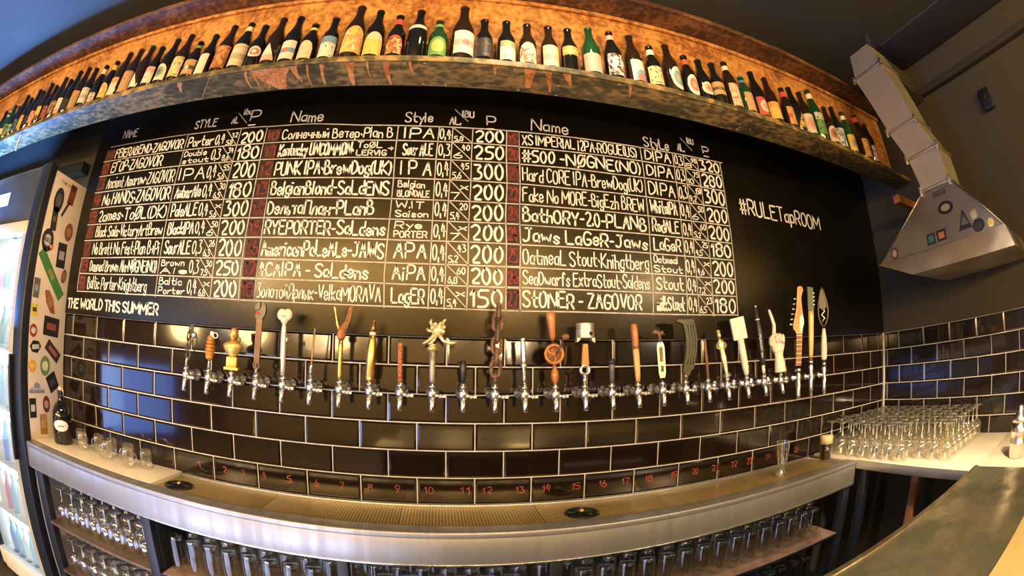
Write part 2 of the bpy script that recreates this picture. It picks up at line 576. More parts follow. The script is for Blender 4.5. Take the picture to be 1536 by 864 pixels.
# tiles -----------------------------------------------------------------
S = 0.2033
TP = 0.10052
ZT = 1.5484
def tile_mesh(w_, name):
    g = G()
    h = TP - 0.0046
    b = 0.007
    w2, h2 = w_ / 2, h / 2
    # glazed tile with a soft pillowed edge
    vs = [(-w2, 0, -h2), (w2, 0, -h2), (w2, 0, h2), (-w2, 0, h2),
          (-w2, -0.006, -h2), (w2, -0.006, -h2), (w2, -0.006, h2), (-w2, -0.006, h2),
          (-w2 + b, -0.009, -h2 + b), (w2 - b, -0.009, -h2 + b), (w2 - b, -0.009, h2 - b), (-w2 + b, -0.009, h2 - b)]
    fs = [(0, 1, 5, 4), (1, 2, 6, 5), (2, 3, 7, 6), (3, 0, 4, 7),
          (4, 5, 9, 8), (5, 6, 10, 9), (6, 7, 11, 10), (7, 4, 8, 11), (8, 9, 10, 11)]
    g.add(vs, fs, 0, False)
    return g.mesh(name, M_TILE)
_tiles = {}
def put_tile(parent, x0, x1, row, fn):
    x0 += 0.0022
    x1 -= 0.0022
    if x1 - x0 < 0.02:
        return
    key = round(x1 - x0, 3)
    if key not in _tiles:
        _tiles[key] = tile_mesh(key, 'tile')
    o = link('tile', _tiles[key], parent)
    z = ZT - (row + 0.5) * TP
    fn(o, (x0 + x1) / 2, z)
    o.rotation_euler.x += R.uniform(-0.004, 0.004)
    o.rotation_euler.z += R.uniform(-0.003, 0.003)
g = G().box(-1.93, XR + 0.008, 0.004, 0.009, 0.86, ZT)
g.obj('grout', M_GROUT, wall_back)
def fb(o, x, z):
    o.location = (x, 0.0085, z)
XL = -1.93
for row in range(6):
    off = 0.0 if row % 2 == 0 else 0.5
    k = -11
    while True:
        a, b = (k + off) * S, (k + 1 + off) * S
        k += 1
        if b <= XL:
            continue
        if a >= XR - 0.01:
            break
        put_tile(wall_back, max(a, XL), min(b, XR - 0.004), row, fb)
G().box(XR + 0.004, XR + 0.009, -2.2, 0.003, 0.86, ZT).obj('grout', M_GROUT, wall_right)
def fr(o, x, z):
    o.location = (XR + 0.0085, -x, z)
    o.rotation_euler = (0, 0, -PI / 2)
ROFF = 0.6429 * S
for row in range(6):
    off = 0.0 if row % 2 == 0 else 0.5
    for k in range(-2, 11):
        a, b = ROFF + (k + off) * S, ROFF + (k + 1 + off) * S
        a = max(a, 0.004)
        if b <= 0.02:
            continue
        put_tile(wall_right, a, b, row, fr)
G().box(XR - 0.010, XR + 0.002, -0.010, 0.002, 0.957, ZT + 0.004, bev=0.003).obj('corner_strip', M_GROUT, wall_right)
G().box(-4.3, -1.95, -0.06, 0.0, 2.25, 2.31).obj('trim_1', M_BLACKM)['kind'] = 'structure'
# ceiling panel and wall pieces on the right
G().box(2.16, 2.5, -2.6, -0.72, 3.025, 3.039, bev=0.002).obj('trim_2', mat('ceiling_panel_paint', (0.050, 0.042, 0.060), 0.6))['kind'] = 'structure'
G().box(2.46, 2.505, -2.6, -0.45, 2.80, 2.84, bev=0.004).obj('trim_3', M_WALLD)['kind'] = 'structure'
t = thing('junction_box', 'small dark electrical box high on the right wall beside the duct', 'electrical box', (2.505, -1.2, 2.5))
G().box(-0.03, 0, -0.04, 0.04, 0.03, 0.15, bev=0.006).obj('housing', M_BLACK, t)
G().at((-0.031, 0, 0.10), (0, -PI / 2, 0)).lathe([(0.006, 0), (0.006, 0.003), (0, 0.004)], 12).obj('indicator', mat('dim_red', (.12, .03, .02), .5), t)

# ------------------------------------------------------------------ stroke lettering
GL = {
 'A': '022942 1535', 'B': '0209 092938372606 2645433202', 'C': '4839190704123243', 'D': '0209 092947442202',
 'E': '49090242 0636', 'F': '490902 0636', 'G': '48391907041232434525', 'H': '0902 4942 0646', 'I': '0902',
 'J': '1949 39331203', 'K': '0902 490542', 'L': '090242', 'M': '0209346962', 'N': '02095259',
 'O': '190704123244473919', 'Ø': '190704123244473919 0149', 'P': '0209 093948463505', 'R': '0209 093948463505 2542',
 'S': '483919080716354443321203', 'T': '0949 2922', 'U': '090312324349', 'V': '092249', 'W': '0912375269',
 'X': '0942 4902', 'Y': '092549 2522', 'Z': '09490242',
 'a': '361605031233 3632', 'b': '0902 05162635332202', 'c': '3526160503122233', 'd': '3932 3526160503122233',
 'e': '04343526160503122233', 'f': '38291812 0626', 'g': '3526160503122233 3631201001', 'h': '0902 05263532',
 'i': '0602 0808', 'j': '161100', 'k': '0902 360432', 'l': '0902', 'm': '0602 05162522 25364542', 'n': '0602 05263532',
 'o': '160503122233352616', 'p': '0600 05162635332203', 'r': '0602 042636', 's': '3526160533221203',
 't': '19132232 0636', 'u': '0603122233 3632', 'v': '061236', 'w': '0612254256', 'x': '0632 3602', 'y': '0623 3610',
 'z': '06360232', '0': '190704122234372919', '1': '071912', '2': '08192938360232', '3': '09391635332202',
 '4': '190535 2822', '5': '3909062635332202', '6': '290503122233352605', '7': '093912',
 '8': '16070819293837261605031222333526', '9': '36251506081929383512', '-': '0525', '·': '0514', '.': '0203',
 ',': '0301', '(': '19070412', ')': '09171402', '#': '1219 3239 0444 0747', '+': '0535 2723', '₽': '0309 093948463505 0030',
 'Г': '020949', 'т': '0636 2622', 'л': '02163632', 'н': '0602 3632 0434', 'ч': '060434 3632', 'ы': '0602 04242202 4642',
 'й': '0602 0236 3632 1828', 'П': '02094942', 'ь': '0602 04242202', 'З': '09391635332202', 'Я': '4942 491908061545 2502',
 'к': '0602 360432', '\\': '0942', '_': '0242', "'": '0908',
}
for a, b in (('О', 'O'), ('Р', 'P'), ('Е', 'E'), ('С', 'C'), ('В', 'B'), ('е', 'e'), ('а', 'a'), ('о', 'o'), ('р', 'p')):
    GL[a] = GL[b]

def ribbon(g, pts, w_, mapf):
    """flat brush stroke along 2-D points"""
    if len(pts) < 2 or (Vector(pts[0]) - Vector(pts[-1])).length < 1e-6 and len(pts) == 2:
        x, z = pts[0]
        pts = [(x - w_ * 0.3, z), (x + w_ * 0.3, z)]
    P = [Vector(p) for p in pts]
    h = w_ / 2
    d0 = (P[0] - P[1]).normalized()
    d1 = (P[-1] - P[-2]).normalized()
    seq = [(P[0] + d0 * h, h * 0.35)] + [(p, h) for p in P] + [(P[-1] + d1 * h, h * 0.35)]
    vs = []
    n = len(seq)
    for i, (p, hh) in enumerate(seq):
        a = seq[max(i - 1, 0)][0]
        b = seq[min(i + 1, n - 1)][0]
        d = (b - a)
        d = d.normalized() if d.length > 1e-9 else Vector((1, 0))
        q = Vector((-d.y, d.x))
        hh *= R.uniform(0.85, 1.15)
        vs.append(mapf(p + q * hh))
        vs.append(mapf(p - q * hh))
    g.add(vs, [(2 * i, 2 * i + 1, 2 * i + 3, 2 * i + 2) for i in range(n - 1)], 0)

SHARP = set('AEFHIKLMNTVWXYZkvwxz147#+ЕТПГкнтлйЯ-')
def chaikin(p):
    if len(p) < 3:
        return p
    o = [p[0]]
    for i in range(len(p) - 1):
        a, b = p[i], p[i + 1]
        o.append((a[0] * .75 + b[0] * .25, a[1] * .75 + b[1] * .25))
        o.append((a[0] * .25 + b[0] * .75, a[1] * .25 + b[1] * .75))
    o.append(p[-1])
    return o

def write(g, s, x0, x1, z0, z1, w_, mapf, jit=0.35, slope=0.0):
    """hand-lettered line of text fitted into a box; z0 baseline, z1 cap height"""
    wid = []
    for ch in s:
        if ch == ' ':
            wid.append(2.2)
        else:
            st = GL.get(ch, '0242')
            wid.append(max(int(c) for part in st.split() for c in part[0::2]) + (2.1 if ch in 'Iil' else 1.4))
    u = (x1 - x0) / (sum(wid) - 1.4)
    uz = (z1 - z0) / 7
    x = x0
    for ch, wd in zip(s, wid):
        if ch != ' ':
            dz = R.uniform(-jit, jit) * uz
            sk = R.uniform(-0.05, 0.05)
            hs = R.uniform(0.93, 1.05)
            for part in GL.get(ch, '0242').split():
                pts = [(int(part[i]), int(part[i + 1]) - 2) for i in range(0, len(part), 2)]
                if ch not in SHARP:
                    pts = chaikin(pts)
                q = [(x + (px + sk * pz) * u, z0 + slope * (x - x0) + dz + pz * uz * hs) for px, pz in pts]
                if ch in SHARP:
                    for k in range(len(q) - 1):
                        ribbon(g, q[k:k + 2], w_, mapf)
                else:
                    ribbon(g, q, w_, mapf)
        x += wd * u

# ------------------------------------------------------------------ chalkboard
YB = -0.016
board = thing('chalkboard', 'long black menu chalkboard above the dark tiles listing beers and prices', 'chalkboard', (0.28, 0, 1.5484))
BO = Vector((0.28, 0, 1.5484))
G().box(-1.897 - 0.28, XR - 0.014 - 0.28, YB, -0.0015, 0.0, 1.2, bev=0.002).obj('board_panel', M_BOARD, board)
KB = 0.989
def mapb(p):
    return (-0.0258 + (p[0] + 0.0258) * KB - BO.x, YB - 0.0009, 1.4436 + (p[1] - 1.4436) * KB - BO.z)
def mapb2(p):
    return (-0.0258 + (p[0] + 0.0258) * KB - BO.x, YB - 0.0015, 1.4436 + (p[1] - 1.4436) * KB - BO.z)
ZL = [2.372, 2.302, 2.223, 2.136, 2.052, 1.971, 1.893, 1.808, 1.732, 1.649]
def zrow(i, x):
    dz = 0.0055 * max(0, -x - 0.2)
    if i == 0 and x < -0.5:
        dz += 0.012
    return ZL[i] + dz
g = G()
for i in range(10):
    if i == 0:
        segs = [(-1.80, -1.24), (-1.24, -0.81), (-0.81, 0.256), (0.256, 1.235)]
    else:
        segs = [(-1.825, -0.81), (-0.81, 0.256), (0.256, 1.222)]
    for a, b in segs:
        n = 5
        pts = [(a + (b - a) * k / n, zrow(i, a + (b - a) * k / n) + R.uniform(-0.0015, 0.0015)) for k in range(n + 1)]
        ribbon(g, pts, 0.0048, mapb)
for x, a, b in ((-1.822, 7, 9), (-1.239, 0, 9), (-0.94, 0, 9), (-0.805, 0, 9), (-0.735, 3, 9), (-0.228, 0, 9), (-0.067, 0, 9), (-0.012, 0, 9),
                (0.069, 0, 9), (0.204, 0, 9), (0.256, 0, 9), (0.789, 0, 9), (0.951, 0, 9), (1.008, 0, 9), (1.086, 0, 9), (1.222, 0, 9)):
    z0, z1 = zrow(b, x) - 0.004, zrow(a, x)
    ribbon(g, [(x + R.uniform(-.003, .003), z1 - (z1 - z0) * k / 6) for k in range(7)], 0.0042, mapb)
for x0, x1 in ((-1.012, -0.945), (-0.008, 0.067), (1.012, 1.083)):
    for i in range(9):
        ribbon(g, [(x0, zrow(i, x0) - 0.003), (x1, zrow(i + 1, x1) + 0.003)], 0.0038, mapb)
for x, z in ((-0.955, 2.45), (0.012, 2.44), (1.03, 2.44)):
    ribbon(g, [(x - 0.02, z + 0.02), (x + 0.035, z - 0.035)], 0.004, mapb)
g.obj('table_line', M_LINE, board)
A = [('FEIERABEND·ZAGOVOR', 'Porter', '', '0,4', '5,8', '32', '200'), ('ЕГОР·ZAGOVOR', 'Double', 'stout', '0,3', '8,6', '34', '180'),
     ('Ancient Amarow·ZAGOVOR', 'IPA', '', '0,4', '5,6', '55', '200'), ('No HANDS·ZAGOVOR', 'AmberAle', '', '0,4', '6,5', '30', '180'),
     ('2ames·ToØL(DK)', 'PaleALE', '', '0,4', '5,6', 'x', '300'), ('Black Sails·VictoryArtBrew', 'BlackIPA', '', '0,4', '6', '50', '200'),
     ('No Brett No Fest·Plan B+Pi', 'SourALE', '', '0,3', '6,3', '26', '200'), ('Damned Brown Ale·NØGNE(NO)', 'Brown', 'Ale', '0,3', '7,5', '30', '250'),
     ('Baltic Porter·Knightberg', 'Baltic', 'Porter', '0,4', '6,8', 'x', '200')]
B_ = [('Солнечный Ветер·Plan B', 'IPA', '', '0,4', '5,8', '', '200'), ('Kentucky UNCOMMON·', 'Sour ALE', '', '0,3', '6', '40', '250'),
      ('PUNK IPA·BrewDog(UK)', 'I P A', '', '0,4', '5,6', '45', '300'), ('BelgianBlond-SaLdENS', 'Belgian', 'BLONDALE', '0,4', '7', 'x', '200'),
      ('DельтаПлан-PLanB', 'W.IT', 'Saison', '0,4', '5,4', '20', '200'), ('RYEPORTER-SaLdens', 'Rye', 'PORTER', '0,4', '7', 'x', '200'),
      ('AmericanPaLeALe-JAWS', 'APA', '', '0,4', '5,2', '43', '200'), ('4CAIPA - SaLdens', 'AiPA', '', '0,4', '6,8', '60', '200'),
      ('ЗолотойЯрлык-VelkaMORAVA', 'LagER', '', '0,4', '5,4', 'x', '150')]
C_ = [('XS IMPERIAL I2PA·ROGUE(US)', 'DIPA', '', '0,3', '8', '98', '320'), ('#500 -NØGNE(NO)', 'DIPA', '', '0,3', '10', '75', '280'),
      ('Hard CORE IPA-BrewDog(UK)', 'DIPA', '', '0,3', '9,2', '150', '300'), ('Fake No MORE-BigEzh BREW', 'WhiteIPA', '', '0,4', '6', '50', '200'),
      ('BathORY-2.0-PLANB', 'RedALE', '', '0,4', '5,2', '60', '200'), ('Jaws LaGeR-Jaws', 'LaGeR', '', '0,4', '4,5', '25', '180'),
      ('OatmeaL Stout·Knihgtberg', 'Oatmeal', 'Stout', '0,4', '4,6', 'x', '200'), ('SeaDwarfs ExtraStout·Saldens', 'Stout', '', '0,4', '7,2', 'x', '200'),
      ('StONER - ZAGOVOR', 'milkStout', '', '0,4', '6,5', '23', '180')]
cols = [(-1.735, -1.255, -1.225, -1.075, -1.062, -1.015, -1.0, -0.95, -0.925, -0.82, -1.815, -1.76, 1),
        (-0.722, -0.24, -0.205, -0.085, -0.060, -0.018, -0.002, 0.058, 0.080, 0.19, -0.792, -0.742, 10),
        (0.268, 0.775, 0.802, 0.935, 0.958, 1.0, 1.014, 1.078, 1.098, 1.208, 0.212, 0.248, 19)]
for rows, cl in ((A, cols[0]), (B_, cols[1]), (C_, cols[2])):
    for i, (nm, st, st2, vol, ab, ib, pr) in enumerate(rows):
        def zz(x):
            return zrow(i + 1, x)
        h = ZL[i] - ZL[i + 1]
        g = G()
        x0, x1 = cl[0], cl[1]
        if nm.startswith('Kent'):
            x1 = -0.40
            write(g, 'ToØL', -0.385, -0.285, zz(-0.3) + h * .58, zz(-0.3) + h * .9, 0.005, mapb2)
            write(g, 'LERVIG', -0.385, -0.265, zz(-0.3) + h * .14, zz(-0.3) + h * .42, 0.005, mapb2)
            write(g, '+', -0.258, -0.24, zz(-0.3) + h * .42, zz(-0.3) + h * .7, 0.005, mapb2)
        elif nm.startswith('ЕГОР'):
            x1 = -1.36
        elif nm.startswith('StON'):
            x1 = 0.735
        elif nm.startswith('4CA') or nm.startswith('DельтаП'):
            x1 = -0.29
        elif nm.startswith('Baltic'):
            x1 = -1.30
        elif nm.startswith('Солн') or nm.startswith('XS'):
            x1 -= 0.01
        sl = (zz(x1) - zz(x0)) / (x1 - x0)
        dense = len(nm) > 20
        write(g, nm, x0, x1, zz(x0) + h * 0.18, zz(x0) + h * 0.84, 0.0052 if dense else 0.0074, mapb2, slope=sl)
        g.obj('beer_name', M_CHALK, board)
        g = G()
        if st2:
            write(g, st, cl[2], cl[3] - 0.02, zz(cl[2]) + h * .56, zz(cl[2]) + h * .9, 0.0048, mapb2)
            write(g, st2, cl[2], cl[3], zz(cl[2]) + h * .13, zz(cl[2]) + h * .43, 0.0048, mapb2)
        else:
            sx1 = cl[3]
            write(g, st, cl[2] + 0.005, sx1, zz(cl[2]) + h * .2, zz(cl[2]) + h * .85, 0.0066, mapb2)
        g.obj('beer_style', M_CHALK, board)
        g = G()
        write(g, vol, cl[4], cl[5], zz(cl[4]) + h * .2, zz(cl[4]) + h * .85, 0.005, mapb2)
        write(g, ab, cl[6], cl[6] + 0.032, zz(cl[6]) + h * .1, zz(cl[6]) + h * .4, 0.0042, mapb2)
        if ib:
            write(g, ib, cl[7] - 0.028, cl[7], zz(cl[7]) + h * .56, zz(cl[7]) + h * .86, 0.0042, mapb2)
        g.obj('volume_and_strength', M_CHALK, board)
        g = G()
        write(g, pr, cl[8], cl[9], zz(cl[8]) + h * .14, zz(cl[8]) + h * .86, 0.0085, mapb2)
        g.obj('price', M_CHALK, board)
        g = G()
        write(g, str(cl[12] + i), cl[10], cl[11], zz(cl[10]) + h * .2, zz(cl[10]) + h * .8, 0.0075, mapb2)
        g.obj('row_number', M_RED, board)
        g = G()
        g.add([mapb((cl[10] - .004, zz(cl[10]) + .006)), mapb((cl[11] + .006, zz(cl[10]) + .006)),
               mapb((cl[11] + .006, zz(cl[10]) + h - .006)), mapb((cl[10] - .004, zz(cl[10]) + h - .006))], [(0, 1, 2, 3)])
        g.obj('chalk_smudge', M_SMUDGE, board)
g = G()
for s_, a, b, z0, z1 in (('NAME', -1.72, -1.61, 2.43, 2.475), ('STYLE', -1.21, -1.085, 2.415, 2.455), ('AL', -1.0, -0.968, 2.42, 2.45), ('ibu', -0.945, -0.905, 2.46, 2.49),
                         ('₽', -0.905, -0.86, 2.415, 2.475), ('Name', -0.70, -0.555, 2.40, 2.455), ('Style', -0.205, -0.095, 2.392, 2.438),
                         ('AL.', -0.025, 0.018, 2.385, 2.42), ('IBU', 0.025, 0.07, 2.425, 2.455), ('₽', 0.125, 0.16, 2.39, 2.44),
                         ('Name', 0.305, 0.46, 2.385, 2.44), ('StyLe', 0.81, 0.935, 2.38, 2.43), ('AL.', 0.985, 1.02, 2.39, 2.425),
                         ('IBU', 1.045, 1.08, 2.44, 2.468), ('₽', 1.13, 1.165, 2.40, 2.44)):
    g = G()
    write(g, s_, a, b, z0, z1, 0.006, mapb2)
    g.obj('table_heading', M_CHALK, board)
g = G()
write(g, '#RULETapROOM', 1.305, 1.915, 2.125, 2.200, 0.0085, mapb2, slope=-0.02)
g.obj('hashtag_lettering', M_CHALK, board)
g = G()
write(g, 'THE WORLD THIS SUMMER', -1.895, -1.215, 1.578, 1.622, 0.0085, mapb2, slope=-0.004)
g.obj('bottom_lettering', M_CHALK, board)
# numbers marked on the lowest tile row
nx = [-0.988, -0.862, -0.776, -0.683, -0.58, -0.471, -0.375, -0.272, -0.173, -0.059, 0.066, 0.146, 0.264, 0.362, 0.474, 0.58,
      0.676, 0.775, 0.893, 0.998, 1.1, 1.208, 1.3, 1.42, 1.525, 1.623]
for i, x in enumerate(nx):
    g = G()
    wd = 0.014 if i < 9 else 0.03
    write(g, str(i + 1), x - wd / 2, x + wd / 2, 0.988, 1.013, 0.0034, lambda p: (p[0], -0.0012, p[1]))
    g.obj('tile_number', M_TNUM, wall_back)

# ------------------------------------------------------------------ steel shelf beam
beam = thing('steel_shelf', 'rusty steel channel shelf running along the wall over the chalkboard', 'shelf', (-0.4, -0.2, 2.244))
def bl(x0, x1, y0, y1, z0, z1, name, m, bev=0.003):
    return G().box(x0 + .4, x1 + .4, y0 + .2, y1 + .2, z0 - 2.244, z1 - 2.244, bev=bev).obj(name, m, beam)
bl(-4.25, 2.45, -0.45, -0.305, 2.353, 2.370, 'lower_flange', M_BEAM, 0.004)
bl(-4.25, 2.45, -0.322, -0.305, 2.371, 2.815, 'web', M_WEB, 0.002)
bl(-4.25, 2.45, -0.45, -0.305, 2.816, 2.836, 'upper_flange', M_BEAMTOP, 0.004)
bl(-4.25, 2.45, -0.338, -0.3225, 2.796, 2.8155, 'weld_bead', M_WEB, 0.005)
bl(-4.25, 2.45, -0.452, -0.4455, 2.350, 2.3725, 'flange_lip', M_BEAM, 0.002)
bl(-4.25, 2.45, -0.452, -0.4455, 2.813, 2.838, 'flange_lip', M_BEAMTOP, 0.002)
def ud(x, z):
    """front-view height turned into depth across the underside of the lower flange"""
    y = -0.445 + (2.365 - z) / 0.121 * 0.138
    return (-0.0258 + (x + 0.0258) * (y + 1.55) / 1.1 + .4, y + .2)
for x in (-0.879, 1.495):
    a_, b_ = ud(x, 2.364), ud(x, 2.246)
    G().add([(a_[0] - .002, a_[1], .1082), (a_[0] + .002, a_[1], .1082), (b_[0] + .002, b_[1], .1082), (b_[0] - .002, b_[1], .1082)], [(0, 1, 2, 3)]).obj('seam', M_WEB, beam)
def drip(x, z0, z1, w0, dx, n=7):
    g = G()
    dz_ = R.uniform(0, .0007)
    vs = []
    for i in range(n + 1):
        t_ = i / n
        xx = x + dx * t_ ** 1.4
        ww = w0 * (1 - 0.72 * t_) * R.uniform(.8, 1.2)
        zz_ = z1 - (z1 - z0) * t_
        for q in (xx - ww, xx + ww):
            u_ = ud(q, min(zz_, 2.3645))
            vs.append((u_[0], u_[1], .1086 - dz_))
    g.add(vs, [(2 * i, 2 * i + 1, 2 * i + 3, 2 * i + 2) for i in range(n)])
    g.obj('rust_drip', M_DRIP, beam)
for a in ((-0.66, 2.25, 2.365, .05, .10), (-0.60, 2.262, 2.365, .035, .04), (-0.55, 2.28, 2.365, .012, .05), (-0.45, 2.26, 2.365, .008, .03),
          (-0.355, 2.248, 2.365, .015, .03), (-0.24, 2.25, 2.365, .011, .03), (-0.165, 2.30, 2.365, .006, .02), (-0.73, 2.27, 2.365, .006, .05),
          (0.21, 2.27, 2.365, .02, -.01), (0.33, 2.31, 2.365, .015, .01), (-1.02, 2.31, 2.365, .012, .03), (-0.70, 2.25, 2.365, .004, .07), (-0.50, 2.25, 2.365, .004, .04),
          (-0.63, 2.25, 2.365, .006, .02), (-0.30, 2.27, 2.365, .004, .03), (0.10, 2.32, 2.365, .006, .0), (0.55, 2.30, 2.365, .008, -.01), (0.27, 2.26, 2.365, .01, .0)):
    drip(*a)
g = G()
for i in range(110):
    x = R.uniform(-2.4, 2.2)
    z = R.choice([R.uniform(2.25, 2.36), R.uniform(2.248, 2.256), R.uniform(2.355, 2.364)])
    if 0.95 < x < 1.3:
        z = R.uniform(2.25, 2.31)
    r = R.uniform(.0012, .0045)
    u_ = ud(x, z)
    g.add([(u_[0] + r * 1.6 * math.cos(k) * R.uniform(.6, 1.3), u_[1] + r * math.sin(k), .1080) for k in (0, 1, 2, 3, 4, 5)], [(0, 1, 2, 3, 4, 5)])
tag(g.obj('paint_fleck', M_FLAKE, beam), kind='stuff')
t = thing('hanger_bracket', 'thin white bracket hanging under the left end of the steel shelf', 'bracket', (-2.24, -0.43, 2.262))
G().box(-.008, .008, -.004, .004, 0, .084).obj('strap', M_WHITE, t)

# ------------------------------------------------------------------ bottles
def bottle_prof(kind):
    if kind == 'long':      # 33 cl long neck
        return [(0.0, 0), (.028, 0), (.0305, .004), (.0305, .125), (.029, .138), (.022, .158), (.0155, .18), (.0135, .215), (.0142, .218), (.0142, .226), (.0, .226)]
    if kind == 'half':      # 50 cl
        return [(0.0, 0), (.031, 0), (.034, .004), (.034, .145), (.032, .16), (.022, .19), (.0155, .215), (.0138, .248), (.0145, .251), (.0145, .258), (.0, .258)]
    if kind == 'stub':
        return [(0.0, 0), (.030, 0), (.0325, .004), (.0325, .115), (.030, .133), (.019, .158), (.0145, .175), (.0142, .205), (.0, .205)]
    return [(0.0, 0), (.036, 0), (.040, .005), (.040, .165), (.037, .185), (.025, .22), (.0175, .25), (.0155, .285), (.0165, .288), (.0165, .298), (.0, .298)]
BH = {'long': (.0305, .226), 'half': (.034, .258), 'stub': (.0325, .205), 'big': (.040, .298)}
_bm = {}
def body_mesh(kind, m):
    k = (kind, m.name)
    if k not in _bm:
        _bm[k] = G().lathe(bottle_prof(kind), 20).mesh('bottle_body', m)
    return _bm[k]
def patch(r, z0, z1, shape='rect', arc=0.62, n=12):
    g = G()
    vs, uv = [], []
    rr = r + 0.0006
    for i in range(n + 1):
        u = i / n
        a = (u - .5) * 2 * arc * PI - PI / 2
        s_ = abs(2 * u - 1)
        if shape == 'oval':
            k = math.sqrt(max(0, 1 - s_ ** 2)) * 0.5
            lo, hi = .5 - k, .5 + k
        elif shape == 'arch':
            lo, hi = 0, 0.55 + 0.45 * math.sqrt(max(0, 1 - s_ ** 2))
        elif shape == 'tri':
            lo, hi = 0, 1 - s_ * .9
        else:
            lo, hi = 0, 1
        for v in (lo, hi):
            vs.append((rr * math.cos(a), rr * math.sin(a), z0 + (z1 - z0) * v))
            uv.append((u, v))
    g.add(vs, [(2 * i, 2 * i + 2, 2 * i + 3, 2 * i + 1) for i in range(n)], 0, True)
    g.uv = uv
    return g
_caps = {}
def cap_mesh(kind, m):
    k = (kind, m.name)
    if k not in _caps:
        r = .0152 if kind != 'big' else .0175
        h = BH[kind][1]
        _caps[k] = G().lathe([(r, h - .006), (r, h + .001), (r * .85, h + .004), (0, h + .0045)], 18, smooth=False).mesh('cap', m)
    return _caps[k]
CREAM, WHITE, ORG, RED, YEL, GRN, BLU, PNK, TAN, BLK, BRN = ((.80, .66, .42), (.82, .76, .64), (.78, .34, .08), (.60, .08, .05), (.82, .58, .10),
    (.16, .36, .08), (.06, .28, .45), (.85, .38, .30), (.60, .36, .15), (.03, .03, .03), (.25, .10, .04))
TEAL = (.08, .35, .38)
